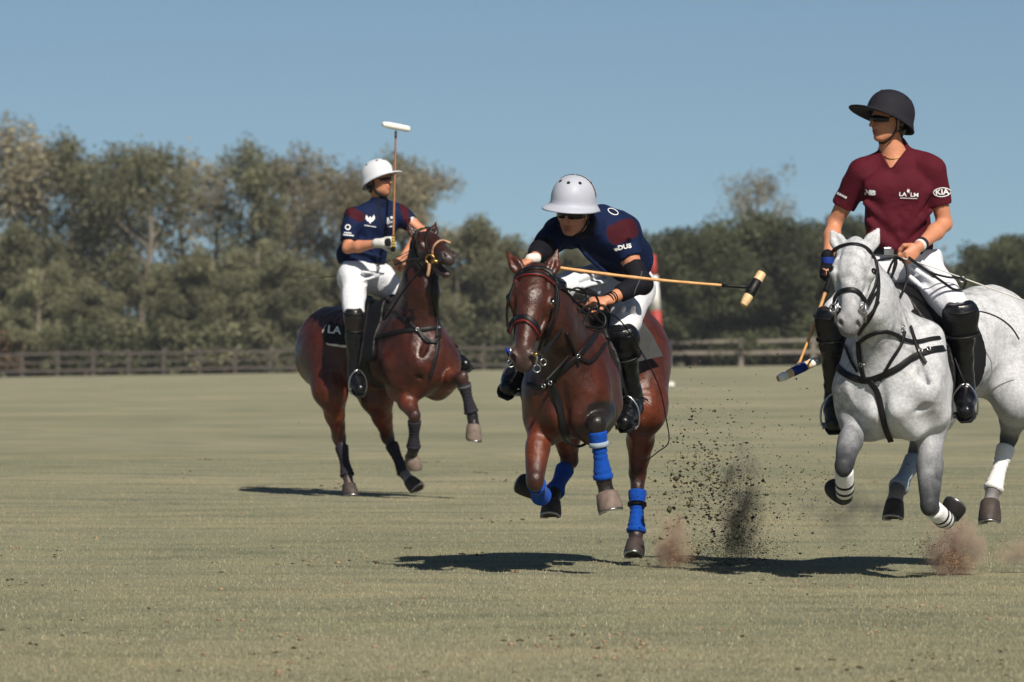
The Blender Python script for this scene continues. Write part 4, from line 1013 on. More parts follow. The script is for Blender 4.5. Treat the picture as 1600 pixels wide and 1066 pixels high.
def mallet(label, a, b, hc_, hd, hl, hr, cane, gripfrac, wraps, strapc=None, neck=None, ends=None, taper=.3):
    """a: hand end, b: where the cane meets the head, hd: axis of the head"""
    root = emp('polo_mallet', (a+b)/2, label, 'mallet'); n = 34; pts = [a+(b-a)*i/(n-1) for i in range(n)]
    bow = perp(V(0, 0, -1), nrm(b-a))*.006*np.linalg.norm(b-a); pts = [p+bow*math.sin(PI*i/(n-1))*2 for i, p in enumerate(pts)]
    rad = [.0100-.0028*i/(n-1)+(.0013 if i % 4 == 0 else 0) for i in range(n)]
    mb = MB(); mb.tube(pts, rad, 8); mb.build('cane', M[cane], root)
    g = int(n*gripfrac); mb = MB(); mb.tube([pts[i] for i in range(g+1)], [rad[i]+.006+(.001 if i % 2 else 0) for i in range(g+1)], 10); mb.build('grip', M['strap'], root)
    if neck: 
        q = int(n*(1-neck[0])); mb = MB(); mb.tube(pts[q:], [r+.0016 for r in rad[q:]], 8); mb.build('neck_wrap', M[neck[1]], root)
    hd = nrm(hd); A_ = hc_-hd*hl/2; B_ = hc_+hd*hl/2; mb = MB()
    prof = [(0, .70), (.02, .78), (.16, 1), (.5, 1.05), (.90, 1), (.98, .97), (1, .90)]
    mb.tube([A_+(B_-A_)*t for t, _ in prof], [hr*r for _, r in prof], 20); hdm = mb.build('mallet_head', M[ends or 'mallet_wood'], root)
    for t0, t1, mk in wraps:
        mb = MB(); tt = [t0, t0+.01, (t0+t1)/2, t1-.01, t1]; rr_ = np.interp(tt, [p[0] for p in prof], [p[1] for p in prof])*hr+np.array([0, .0016, .0016, .0016, 0])
        mb.tube([A_+(B_-A_)*t for t in tt], list(rr_), 20); mb.build('tape_band', M[mk], hdm)
    return root

# ---------------- saddles
def saddle(HH, label, seat_c, seat_f, pad_rng, padm, trim, flapm='strap', girth_t=None, dn=.62, fwd=.24, foff=.030):
    """pad and flaps are shells lying on the horse's back, cut from its own body shape"""
    F, R, U = HH['F'], HH['R'], HH['U']; c = seat_c; root = emp('saddle', c, label, 'saddle'); hs = HH['sdf']
    ax0 = HH['axb'][0]; rr = HH['axb'][1]; uu = HH['axb'][2]
    T = SDF(); T.p = [p for p in hs.p if p['op'] == '+' and ((p['t'] == 'e' and p['k'] >= .1) or p['k'] == .14)]
    lo_, hi_, low = pad_rng
    def sl(f0, f1, low_, top=.6, slant=0, rnd=.07):
        def fn(X, Y, Z):
            f = (X-c[0])*ax0[0]+(Y-c[1])*ax0[1]+(Z-c[2])*ax0[2]; u = (X-c[0])*uu[0]+(Y-c[1])*uu[1]+(Z-c[2])*uu[2]
            f = f+u*slant; qx = np.abs(f-(f0+f1)/2)-(f1-f0)/2+rnd; qz = np.abs(u-(top+low_)/2)-(top-low_)/2+rnd
            return np.sqrt(np.maximum(qx, 0)**2+np.maximum(qz, 0)**2)+np.minimum(np.maximum(qx, qz), 0)-rnd
        return fn
    reg = (c-V(1, 1, 1)*.8, c+V(1, 1, 1)*.8)
    pad = link_mesh('saddle_pad', T.mesh('saddle_pad', .011, off=.016, clips=(sl(lo_, hi_, -low),), region=reg), M[padm], root)
    if trim: link_mesh('pad_trim', T.mesh('pad_trim', .009, off=.012, clips=(sl(lo_-.014, hi_+.014, -low-.014, rnd=.08),), region=reg), M[trim], pad)
    link_mesh('flap', T.mesh('flap', .011, off=foff, clips=(sl(-.06, fwd, -dn*.80, slant=.22, rnd=.09),), region=reg), M[flapm], root)
    S = SDF(); t = c+uu*.0
    S.cone(t+ax0*.13+uu*.02, t-ax0*.16+uu*.01, .10, .13, .05, None, uu, .45); S.cone(t+ax0*.20-rr*.05+uu*.02, t+ax0*.20+rr*.05+uu*.02, .045, .045, .05); S.cone(t+ax0*.19+uu*.05, t+ax0*.22+uu*.07, .028, .024, .03)
    S.cone(t-ax0*.20-rr*.09+uu*.05, t-ax0*.20+rr*.09+uu*.05, .035, .035, .05)
    link_mesh('seat', S.mesh('seat', .010), M[flapm], root)
    # girth: a strap shell round the barrel
    gt = girth_t if girth_t is not None else .08
    link_mesh('girth', T.mesh('girth', .010, off=.010, clips=(sl(gt-.04, gt+.04, -.9, top=.9, rnd=.01),), region=reg), M['strap'], root)
    return root
NAVY = (.004, .011, .045); NAVY2 = (.002, .004, .014); MARO = (.045, .005, .010)
def arm(S, sh, el, wr, sc=1.0, col=SK):
    S.cone(sh, sh+(el-sh)*.5, .056*sc, .053*sc, .02, col); S.cone(sh+(el-sh)*.5, el, .053*sc, .040*sc, .02, col)
    S.cone(el, el+(wr-el)*.35, .040*sc, .046*sc, .02, col); S.cone(el+(wr-el)*.35, wr, .046*sc, .027*sc, .02, col)
def strapped_glasses(name, Q, a, parent, mk, ang=62, u0=.014, hh=.018, rf=.100, rl=.080, arms=True, frame_only=False):
    F_, L_, U_ = a; vs = []; n = 22
    for i in range(n):
        t = math.radians(-ang+2*ang*i/(n-1)); hx = hh*(1-.45*(abs(t)/math.radians(ang))**3)*(1-.35*math.exp(-(t/.10)**2))
        for du, dr in ((hx, 0), (hx, .004), (-hx, .004), (-hx, 0)):
            vs.append(Q(math.cos(t)*rf+dr-.004, math.sin(t)*rl*1.0, u0+du-.006*abs(t)))
    fs = [[i*4+k, i*4+(k+1) % 4, (i+1)*4+(k+1) % 4, (i+1)*4+k] for i in range(n-1) for k in range(4)]+[[3, 2, 1, 0], [(n-1)*4+k for k in range(4)]]
    root = emp(name, Q(.09, 0, u0)) ; root.parent = parent; root.location = Vector([float(c) for c in Q(.09, 0, u0)])-world_loc(parent)
    mb = MB(); mb.add(vs, fs); mb.build('lens', M[mk], root)
    if arms:
        for s_ in (-1, 1):
            mb = MB(); t = math.radians(ang); mb.tube([Q(math.cos(t)*rf, s_*math.sin(t)*rl, u0+.004), Q(.02, s_*.083, u0+.010), Q(-.02, s_*.084, u0+.008)], .0035, 6); mb.build('temple_arm', M['black_trim'], root)
    return root
def eyes(Q, a, parent):
    for s_ in (-1, 1):
        mb = MB(); mb.sphere(Q(.074, s_*.031, .011), .0125, None, 12, 8); e = mb.build('eye', M['helmet_white'], parent)
        mb = MB(); mb.sphere(Q(.0835, s_*.031, .011), .0055, None, 8, 6); mb.build('iris', M['eye'], e)
def chin_strap(Q, parent, r=.0055, cup=False):
    cord('chin_strap', [Q(.012, .084, .055), Q(-.002, .083, -.020), Q(.005, .070, -.070), Q(.030, .035, -.112), Q(.036, 0, -.120), Q(.030, -.035, -.112), Q(.005, -.070, -.070), Q(-.002, -.083, -.020), Q(.012, -.084, .055)], r, 'strap', parent, 40)
    for s_ in (-1, 1): cord('neck_strap', [Q(.003, s_*.074, -.060), Q(-.04, s_*.078, -.050), Q(-.085, s_*.050, -.035)], r, 'strap', parent, 10)

# ================================================ right rider in maroon on the grey horse
def rider_right():
    P = PR; HH = HG
    c = P(1404, 392, .08); rt = emp('person', V(c[0], c[1], c[2]), 'polo rider in maroon jersey, black helmet and sunglasses, looking over to the left', 'person')
    hc = P(1387, 190, -.02); Fw = V(-.85, -.52, .02)
    L = dict(sh=P(1345, 272, .02), el=P(1304, 348, .12), wr=P(1293, 408, -.02)); Rr = dict(sh=P(1456, 266, .0), el=P(1476, 350, .05), wr=P(1435, 386, -.20))
    X_ = V(1, 0, 0); Y_ = V(0, 1, 0); Z_ = V(0, 0, 1); tx = nrm(V(1, .12, 0)); ty = V(-tx[1], tx[0], 0)
    def torso(S, o, col, col2=None):
        S.ell(P(1400, 300, .03), V(.190+o, .120+o, .150+o), (tx, ty, Z_), .05, col)
        S.ell(P(1402, 345, .05), V(.185+o, .118+o, .155+o), (tx, ty, Z_), .06, col)
        S.ell(P(1405, 384, .07), V(.186+o, .124+o, .11+o), (tx, ty, Z_), .06, col)
        S.cone(P(1352, 268, .03), P(1450, 262, .02), .066+o, .066+o, .05, col)
        S.cone(P(1366, 254, .03), P(1394, 240, .04), .040+o, .052+o, .05, col); S.cone(P(1440, 250, .03), P(1398, 240, .04), .040+o, .052+o, .05, col)
        for dx in (-.085, .085): S.ell(P(1400, 292, -.055)+tx*dx, V(.095+o, .045+o, .075+o), (tx, ty, Z_), .035, col)
    B = SDF(); torso(B, -.012, SK); B.chain([P(1396, 250, .03), P(1391, 225, .02), hc+V(.02, .02, -.04)], [.062, .056, .055], .03, SK); B.cone(P(1398, 268, .012), P(1395, 236, .02), .072, .056, .03, SK)
    Q, a = head(B, hc, Fw, V(0, 0, 1)); arm(B, **L); arm(B, **Rr)
    hand(B, Rr['wr'], V(-.62, -.35, -.60), V(-.5, .75, -.25), 1.0, (.75, 1.2, .9), thumb=-1)
    hand(B, L['wr'], V(-.05, -.15, -1), V(.3, -.9, 0), 1.0, (1.3, 1.4, 1.0), thumb=-1)
    kR, aR, tR = P(1500, 492, -.22), P(1507, 598, -.10), P(1508, 632, -.30)
    kL, aL, tL = P(1298, 500, -.20), P(1304, 612, -.06), P(1302, 650, -.24)
    hR, hL_ = P(1440, 418, .12), P(1384, 418, .10)
    for h_, k_, a_ in ((hR, kR, aR), (hL_, kL, aL)): B.cone(h_, k_, .085, .05, .03, SK); B.cone(k_, a_, .045, .03, .03, SK)
    bo = link_mesh('body', B.mesh('body', .0055, SK, blend=.006), M['skin'], rt)
    eyes(Q, a, rt)
    # hair under the helmet
    S = SDF(); S.ell(Q(-.035, 0, .03), V(.092, .082, .085), a, .02); S.ell(Q(-.072, 0, -.04), V(.034, .055, .05), a, .02)
    cl = lambda X, Y, Z: ((X-hc[0])*a[0][0]+(Y-hc[1])*a[0][1]+(Z-hc[2])*a[0][2])-.010
    cloth('hair', S, .007, 'eye', rt, clips=(cl,), noise=(.006, (50, 50, 30)))
    # jersey
    S = SDF(); torso(S, 0, None)
    for A_, fr in ((L, .66), (Rr, .64)):
        e = A_['sh']+(A_['el']-A_['sh'])*fr; S.cone(A_['sh']+V(0, 0, .004), e, .074, .064, .04, None, flat=True)
    zc = P(0, 393, 0)[2]; cl = lambda X, Y, Z: zc-Z+0*X+0*Y
    vz = P(1391, 265, 0); vt = P(1396, 230, 0); ym = P(0, 0, .02)[1]
    cv_ = lambda X, Y, Z: np.minimum((Z-vz[2])*.70-np.abs(X-(vz[0]+(Z-vz[2])*.12)), (ym-Y)+0*X+0*Z)
    # drape folds running from the armpits and gathered at the waist
    S.cone(P(1399, 258, .03), P(1397, 230, .035), .100, .070, .03)
    for (p, q, r) in (((1352, 318), (1392, 352), .007), ((1450, 300), (1418, 352), .008), ((1454, 330), (1412, 372), .007), ((1356, 345), (1386, 378), .006), ((1372, 292), (1392, 340), .006), ((1358, 368), (1396, 388), .006), ((1452, 362), (1424, 386), .006)):
        S.cone(P(*p, -.068), P(*q, -.058), r+.008, r+.002, .05)
    sh = cloth('jersey', S, .0065, 'maroon', rt, noise=(.009, (8, 8, 5)), clips=(cl, cv_))
    bv = bvh_of(sh)
    # collar edge and necklace
    strap('neckline', P, [(1373, 231), (1379, 246), (1391, 263.5), (1406, 250), (1417, 234)], .007, 'maroon', sh, [bv], .001, .004)
    for i, q in enumerate(spline([(1376, 240, 0), (1389, 249, 0), (1405, 247, 0), (1418, 236, 0), (1422, 226, 0)], 18)):
        pass
    bb = bvh_of(bo); ps, ns = project(P, [(1377, 240), (1390, 248.5), (1405, 246), (1417, 234)], [bb], .003, n=18)
    mb = MB(); mb.tube(list(ps), .0028, 6); [mb.sphere(p, .0042, None, 6, 4) for p in ps[::2]]; mb.build('necklace', M['brass'], rt)
    text_decal('print', 'KIA', P, 1472, 300.5, 8.5, 4, bv, 'white_print', sh, 1.15, .03)
    v, f = ellring(32, 1, .54, .10); decal('print', v, f, P, 1472, 300.5, 14, 4, bv, 'white_print', sh)
    text_decal('print', 'LA  LM', P, 1420, 304.5, 6.2, -3, bv, 'white_print', sh, 1.2, .03); small_print(P, 1420, 310, 27, 1.7, -2, 16, bv, sh)
    v, f = poly([(-.5, -.9), (-.1, -.4), (-.5, .1), (-.15, .35), (-.3, .8), (.1, .5), (.35, .9), (.3, .3), (.7, .1), (.25, -.1), (.5, -.8), (.1, -.3)]); decal('print', v, f, P, 1419, 299, 5, 0, bv, 'white_print', sh)
    text_decal('print', 'NB', P, 1359.5, 301.5, 7.2, -4, bv, 'white_print', sh, 1.25, .07)
    for k in range(3): v, f = poly([(-1, 0), (1, .0), (1, .12), (-1, .12)]); decal('print', v, f, P, 1356, 298.6+k*2.4, 3.4, -4, bv, 'white_print', sh)
    small_print(P, 1315.5, 305.5, 17, 4.2, -28, 8, bv, sh)
    # breeches
    S = SDF(); S.ell(P(1412, 414, .12), V(.178, .14, .115), None, .05); S.cone(hR, kR-(kR-hR)*.09, .114, .080, .06); S.cone(hL_, kL-(kL-hL_)*.09, .114, .080, .06)
    S.cone(P(1384, 404, .08), P(1440, 404, .09), .10, .10, .05)
    for (p, q) in (((1425, 418), (1470, 448)), ((1418, 430), (1462, 466)), ((1440, 410), (1462, 428))): S.cone(P(*p, -.06), P(*q, -.13), .014, .008, .02)
    cl = lambda X, Y, Z: Z-P(0, 390, 0)[2]+0*X+0*Y
    br = cloth('breeches', S, .009, 'breeches', rt, noise=(.010, (8, 8, 8)), clips=(cl,))
    # belt and buckle
    mb = MB(); cc = P(1406, 393, .07); pts = [cc+tx*.181*math.cos(t)+ty*.124*math.sin(t) for t in np.linspace(0, 2*PI, 37)]
    ribbon(mb, np.array(pts), np.array([nrm(p-cc) for p in pts]), .034, .006); mb.build('belt', M['strap'], rt)
    mb = MB(); mb.box(cc-ty*.128-tx*.085, tx, ty, Z_, (.028, .004, .021)); mb.build('buckle', M['metal'], rt, False, .003)
    helmet('helmet', Q(-.016, 0, .036), Fw, V(0, 0, 1), 1.08, 'helmet_black', rt, seam=None, band='black_trim', tilt=.30, side=.012, front=.085)
    strapped_glasses('sunglasses', Q, a, rt, 'lens', 64, hh=.019, rf=.104)
    chin_strap(Q, rt)
    # wrist things
    w_ = Rr['wr']; d_ = nrm(Rr['el']-w_)
    for off, r_, mk in ((.022, .030, 'pad_trim'), (.045, .033, 'dark_wrap')):
        mb = MB(); mb.tube([w_+d_*(off-.012), w_+d_*(off-.009), w_+d_*(off+.009), w_+d_*(off+.012)], [r_, r_+.005, r_+.005, r_], 16); mb.build('wristband', M[mk], rt)
    # blue glove on the mallet hand
    S = SDF(); hand(S, L['wr'], V(-.05, -.15, -1), V(.3, -.9, 0), 1.12, (1.3, 1.4, 1.0), None, thumb=-1); S.cone(L['wr']+V(0, 0, .03), L['wr']-V(0, 0, .04), .036, .032, .01)
    cloth('glove', S, .0055, 'glove_black', rt)
    S = SDF(); S.cone(L['wr']+V(0, 0, .018), L['wr']+V(0, 0, -.005), .036, .035, .01); cloth('glove_cuff', S, .006, 'blue_tape', rt)
    leg_gear(rt, hR, kR, aR, tR, 'boot', 'boot', 1.3, P); leg_gear(rt, hL_, kL, aL, tL, 'boot', 'boot', 1.1, P)
    # mallet: from the right hand down to the low head
    mallet('low hanging polo mallet with a white tipped head banded in blue', P(1300, 424, -.10), P(1247, 572, -.16), P(1246, 578, -.16), P(1279, 563, -.10)-P(1213, 594, -.22), .262, .0235, 'cane', .22,
           ((0, .22, 'mallet_white'), (.36, .70, 'blue_tape'), (.82, 1.0, 'mallet_white')), neck=(.05, 'mallet_white'))
    sd_ = saddle(HH, 'black saddle and dark pad on the grey horse', HH['wi']-HH['axb'][0]*.20-HH['U']*.02, None, (-.16, .44, .50), 'pad_dark', None, 'strap', .24, fwd=.34)
    for an, to, kx in ((aR, tR, 1), (aL, tL, -1)): stirrup(sd_, an, to, P(1452 if kx > 0 else 1350, 450, -.02), V(kx*.8, -.6, 0))
    # whip and lead
    wp = cord('whip', [P(1404, 402, -.30), P(1440, 412, -.25), P(1500, 433, -.18), P(1560, 455, -.10), P(1640, 484, .02)], .0035, 'pad_trim', None)
    at_base(wp, P(1500, 433, -.18)); tagit(wp, 'long pale whip trailing right from the hand of the maroon rider', 'whip')
    return rt
# ================================================ middle rider leaning over his horse
def rider_mid():
    P = PM; HH = HM
    c = P(965, 440, .3); rt = emp('person', c, 'polo rider in navy jersey and pale grey helmet crouching low over the middle horse', 'person')
    Fw = nrm(V(-.34, -.88, -.24)); U_ = perp(V(.04, -.2, .95), Fw); hc = P(895, 333, -.30)
    L = dict(sh=P(873, 366, -.10), el=P(845, 392, -.32), wr=P(834, 404, -.50)); Rr = dict(sh=P(966, 364, .0), el=P(1001, 442, -.08), wr=P(948, 470, -.26))
    pel, mb_, upb, nk = P(974, 440, .36), P(976, 400, .24), P(946, 370, .04), P(912, 348, -.15)
    bn = nrm(V(.35, -.35, 1)); sdv = nrm(np.cross(nrm(upb-pel), bn)) 
    Z_ = V(0, 0, 1)
    def torso(S, o, col):
        S.cone(pel, mb_, .140+o, .142+o, .08, col, bn, .85); S.cone(mb_, upb, .142+o, .148+o, .08, col, bn, .80)
        S.cone(upb, P(922, 355, -.08), .150+o, .10+o, .07, col, bn, .85)
        S.cone(L['sh']+V(.02, .02, 0), Rr['sh']+V(-.02, .04, 0), .080+o, .085+o, .06, col)
        S.cone(P(978, 361, .10), P(990, 390, .16), .076+o, .074+o, .06, col); S.cone(P(940, 340, .0), P(978, 358, .12), .070+o, .074+o, .05, col)
    B = SDF(); torso(B, -.014, SK); B.chain([nk, hc-U_*.06-Fw*.02], [.066, .055], .03, SK); Q, a = head(B, hc, Fw, U_, 1.03, (.50, .235, .15), mouth=.004)
    arm(B, **L); arm(B, **Rr)
    hR, hL_ = P(988, 452, .34), P(948, 440, .32)
    kR, aR, tR = P(971, 528, -.06), P(988, 618, .10), P(974, 650, -.10)
    kL, aL, tL = P(862, 452, -.12), P(812, 566, .0), P(798, 596, -.14)
    for h_, k_, a_ in ((hR, kR, aR), (hL_, kL, aL)): B.cone(h_, k_, .08, .05, .03, SK); B.cone(k_, a_, .045, .03, .03, SK)
    hand(B, Rr['wr'], V(-.92, -.25, .0), V(-.1, .35, -.9), 1.0, (.8, 1.2, .9), thumb=1)
    hand(B, L['wr'], V(-.75, -.3, -.35), V(.25, .2, -.9), 1.0, (.9, 1.2, .8), thumb=-1)
    bo = link_mesh('body', B.mesh('body', .0055, SK, blend=.006), M['skin'], rt); eyes(Q, a, rt)
    S = SDF(); S.ell(Q(-.035, 0, .02), V(.095, .084, .085), a, .02); S.ell(Q(-.07, 0, -.05), V(.04, .06, .05), a, .02)
    cl = lambda X, Y, Z: ((X-hc[0])*a[0][0]+(Y-hc[1])*a[0][1]+(Z-hc[2])*a[0][2])-.012
    cloth('hair', S, .007, 'eye', rt, clips=(cl,), noise=(.006, (50, 50, 30)))
    S = SDF(); torso(S, 0, NAVY)
    for A_, fr in ((L, .75), (Rr, .52)):
        e = A_['sh']+(A_['el']-A_['sh'])*fr; S.cone(A_['sh']+V(0, 0, .006), e, .086, .072, .04, NAVY, flat=True)
    S.paint.append((P(972, 362, -.04), (.092, .16, .060), (nrm(V(1, 0, .42)), V(0, 1, 0), nrm(V(-.42, 0, 1))), MARO)); S.paint.append((P(984, 392, -.04), (.12, .16, .052), (nrm(V(1, 0, .30)), V(0, 1, 0), nrm(V(-.30, 0, 1))), NAVY))
    S.cone(nk+Fw*.02, nk-(nk-hc)*.2, .078, .074, .02, NAVY2)
    for (p, q, r) in (((905, 372), (950, 405), .010), ((918, 362), (962, 388), .010), ((900, 385), (945, 425), .010), ((985, 372), (960, 410), .009), ((878, 352), (905, 378), .010)): S.cone(P(*p, -.12), P(*q, -.02), r, r, .025, NAVY)
    pc = pel; ad_ = nrm(pel-mb_); cl = lambda X, Y, Z: ((X-pc[0])*ad_[0]+(Y-pc[1])*ad_[1]+(Z-pc[2])*ad_[2])-.02
    sh = cloth('jersey', S, .0065, 'navy', rt, noise=(.010, (8, 8, 6)), clips=(cl,)); bv = bvh_of(sh)
    text_decal('print', 'DUS', P, 976, 386, 7.0, 12, bv, 'white_print', sh, 1.15, .05)
    v, f = poly([(-1, .5), (-.55, .1), (-.35, .6), (0, .15), (.35, .6), (.55, .1), (1, .5), (.6, -.5), (0, -.8), (-.6, -.5)]); decal('print', v, f, P, 963, 389.5, 4.2, 12, bv, 'white_print', sh)
    v, f = ellring(28, 1, .5, .12); decal('print', v, f, P, 958, 330.5, 9, -25, bv, 'white_print', sh)
    # breeches
    S = SDF(); S.ell(pel+V(0, 0, -.03), V(.165, .16, .13), None, .05); S.cone(hR, kR-(kR-hR)*.14, .118, .084, .07); S.cone(hL_, kL-(kL-hL_)*.1, .118, .080, .07); S.cone(hR, hL_, .12, .12, .05)
    for (p, q) in (((905, 436), (935, 424)), ((912, 448), (945, 440)), ((975, 480), (962, 505)), ((990, 478), (985, 510))): S.cone(P(*p, -.05), P(*q, .10), .012, .016, .02)
    cloth('breeches', S, .009, 'breeches', rt, noise=(.010, (8, 8, 8)))
    helmet('helmet', Q(-.010, 0, .062), Fw, U_, 1.16, 'helmet_grey', rt, seam='black_trim', front=.056, tilt=.10, side=.015)
    strapped_glasses('eye_band', Q, a, rt, 'lens', 72, hh=.022, rf=.102, rl=.086); chin_strap(Q, rt)  # dark wraparound band across the eyes, with side arms
    for A_, t0, t1, nm in ((L, .55, .62, 'elbow_guard'), (Rr, .70, .55, 'elbow_guard')):
        sh_, el, wr = A_['sh'], A_['el'], A_['wr']; S = SDF(); s0 = sh_+(el-sh_)*t0; s1 = el+(wr-el)*t1
        o_ = nrm(el-(sh_+wr)/2); S.cone(s0, el, .060, .058, .02); S.cone(el, s1, .058, .050, .02); S.ell(el+o_*.022, V(.052, .052, .058), None, .02)
        g = cloth('elbow_guard', S, .0065, 'glove_black', rt, noise=(.003, (20, 20, 20)))
    ev = Rr['el']; strap('guard_seam', P, [(1003, 424), (1000, 436), (993, 452), (990, 462)], .006, 'pad_grey', rt, [bvh_of(g)], .002, .003)
    S = SDF(); w_ = L['wr']; S.cone(w_-V(-.01, 0, 0), w_+V(-.018, -.008, -.004), .031, .031, .01); S.cone(w_+V(-.02, -.01, -.01), w_+V(-.05, -.02, -.035), .020, .014, .01)
    cloth('wrist_tape', S, .006, 'pad_trim', rt)
    w_ = Rr['wr']; d_ = nrm(Rr['el']-w_)
    for q in (.015, .035, .05): ring('wrist_loop', w_+d_*q, d_+V(0, .2, .1*q), .033, .0045, 'strap', rt)
    leg_gear(rt, hR, kR, aR, tR, 'boot', 'boot', 1.3, P); leg_gear(rt, hL_, kL, aL, tL, 'boot', 'boot', 1.1, P)
    # spur on the visible boot
    cord('spur', [aR+V(-.03, -.04, -.02), aR+V(.04, .02, -.01), aR+V(.075, -.06, -.02), aR+V(.09, -.09, -.03)], .005, 'metal', rt, 12)
    mallet('polo mallet held out sideways to the right, its tan head banded in black', P(822, 411, -.46), P(1170, 449, -.50), P(1176, 452, -.50), P(1191, 425, -.46)-P(1160, 479, -.54), .222, .0265, 'cane', .10,
           ((.30, .76, 'strap'), (.42, .44, 'white_print')), neck=(.13, 'strap'))
    sd_ = saddle(HH, 'dark saddle with a plain grey pad on the middle bay horse', HH['wi']-HH['axb'][0]*.28-HH['U']*.02, None, (-.16, .34, .42), 'pad_grey', None, 'strap', .14, fwd=.40, foff=.06)  # black flap reaches further forward, partly standing in for shade on the shoulder
    for an, to, kx in ((aR, tR, 1), (aL, tL, -1)): stirrup(sd_, an, to, P(950 if kx > 0 else 850, 500, .0), V(kx*.8, -.6, 0))
    # stiff grey pad corner standing off behind the rider's leg
    mb = MB(); pts = [P(984, 498, .18), P(1004, 502, .30), P(1020, 524, .38), P(1037, 557, .46), P(1012, 562, .36), P(988, 568, .24)]; th_ = V(-.2, .95, 0)*.014
    mb.add([p for p in pts]+[p+th_ for p in pts], [[5, 4, 3, 2, 1, 0], [6, 7, 8, 9, 10, 11]]+[[k, (k+1) % 6, 6+(k+1) % 6, 6+k] for k in range(6)]); mb.build('pad_corner', M['pad_grey'], sd_, False, .003)
    wp = cord('whip', [P(926, 480, -.36), P(968, 500, -.25), P(1008, 560, -.1), P(1030, 605, .0), P(1040, 650, .05), P(1045, 690, .08), P(1028, 706, .1), P(1008, 722, .12)], .0038, 'strap', None, 40)
    at_base(wp, P(1030, 605, 0)); tagit(wp, 'thin black whip bending down beside the hindquarters of the middle horse', 'whip')
    return rt
# ================================================ left rider with upright mallet
def rider_left():
    P = PL; HH = HL
    c = P(575, 420, .0); rt = emp('person', c, 'polo rider in navy jersey and white helmet sitting upright and holding his mallet straight up', 'person')
    Fw = nrm(V(.80, -.60, .10)); hc = P(593, 284, -.02); tx = nrm(V(.62, .60, 0)); ty = V(-tx[1], tx[0], 0); Z_ = V(0, 0, 1)
    # tx runs from his right shoulder (near the camera, left in the picture) to his left shoulder
    tx = nrm(V(.86, .50, 0)); ty = V(-tx[1], tx[0], 0)
    R_ = dict(sh=P(552, 340, -.10), el=P(543, 388, -.22), wr=P(594, 380, -.40)); L_ = dict(sh=P(624, 336, .08), el=P(660, 362, .0), wr=P(630, 402, -.22))
    def torso(S, o, col):
        S.ell(P(586, 350, .0), V(.195+o, .125+o, .155+o), (tx, ty, Z_), .05, col); S.ell(P(574, 385, .0), V(.175+o, .125+o, .15+o), (tx, ty, Z_), .06, col)
        S.ell(P(567, 410, .02), V(.178+o, .130+o, .10+o), (tx, ty, Z_), .06, col); S.cone(P(560, 336, -.08), P(617, 332, .07), .068+o, .068+o, .05, col)
        S.cone(P(570, 326, -.03), P(590, 318, .0), .04+o, .05+o, .05, col); S.cone(P(608, 324, .05), P(592, 318, .0), .04+o, .05+o, .05, col)
    B = SDF(); torso(B, -.012, SK); B.chain([P(590, 322, .01), hc-V(.01, -.01, .07)], [.060, .055], .03, SK); Q, a = head(B, hc, Fw, Z_)
    B.ell(Q(.035, 0, -.085), V(.045, .050, .035), a, .02, (.10, .05, .035))   # shade on his cheek and jaw put into the skin as stubble brown
    arm(B, **R_); arm(B, **L_); hR, hL_ = P(552, 432, -.10), P(592, 436, .12)
    kR, aR, tR = P(553, 496, -.36), P(554, 578, -.30), P(562, 600, -.44)
    kL, aL, tL = P(640, 472, .12), P(700, 552, .10), P(722, 563, .0)
    for h_, k_, a_ in ((hR, kR, aR), (hL_, kL, aL)): B.cone(h_, k_, .08, .05, .03, SK); B.cone(k_, a_, .045, .03, .03, SK)
    hand(B, R_['wr'], V(.9, -.35, .1), V(-.2, .9, 0), 1.0, (1.3, 1.4, 1.0), thumb=-1)
    hand(B, L_['wr'], V(-.7, -.3, -.6), V(-.3, .5, -.7), 1.0, (1.2, 1.3, 1.0), thumb=1)
    bo = link_mesh('body', B.mesh('body', .0075, SK, blend=.006), M['skin'], rt); eyes(Q, a, rt)
    S = SDF(); S.ell(Q(-.035, 0, .02), V(.095, .084, .085), a, .02); S.ell(Q(-.06, 0, -.05), V(.045, .06, .045), a, .02)
    cl = lambda X, Y, Z: ((X-hc[0])*a[0][0]+(Y-hc[1])*a[0][1]+(Z-hc[2])*a[0][2])-.012
    cloth('hair', S, .008, 'eye', rt, clips=(cl,), noise=(.006, (50, 50, 30)))
    S = SDF(); torso(S, 0, NAVY)
    for A_, fr in ((R_, .78), (L_, .52)):
        e = A_['sh']+(A_['el']-A_['sh'])*fr; m_ = A_['sh']+(A_['el']-A_['sh'])*.30
        S.cone(A_['sh']+V(0, 0, .004), m_, .078, .074, .04, NAVY); S.cone(m_, e, .074, .066, .02, NAVY, flat=True)
    S.paint.append((P(552, 333, -.16), (.095, .16, .040), (nrm(V(1, 0, -.62)), V(0, 1, 0), nrm(V(.62, 0, 1))), MARO)); S.paint.append((P(633, 333, .02), (.028, .14, .085), (nrm(V(1, 0, .3)), V(0, 1, 0), nrm(V(-.3, 0, 1))), MARO))
    S.cone(P(590, 322, .01), P(592, 312, .0), .066, .062, .02, NAVY2)
    S.ell(P(540, 398, .0), V(.07, .08, .09), None, .04, NAVY)
    for (p, q, r) in (((560, 372), (590, 398), .010), ((612, 350), (596, 395), .010), ((556, 392), (600, 404), .009)): S.cone(P(*p, -.14), P(*q, -.12), r, r, .025, NAVY)
    zc = P(0, 411.5, 0)[2]; cl = lambda X, Y, Z: zc-Z+0*X+0*Y
    sh = cloth('jersey', S, .008, 'navy', rt, noise=(.010, (8, 8, 6)), clips=(cl,)); bv = bvh_of(sh)
    v, f = poly([(-.25, .2), (-.75, .9), (-.95, .2), (-.55, -.35), (-.2, -.5), (0, -.9), (.2, -.5), (.55, -.35), (.95, .2), (.75, .9), (.25, .2), (.12, .55), (-.12, .55)]); decal('print', v, f, P, 578.5, 343, 8, 0, bv, 'white_print', sh)
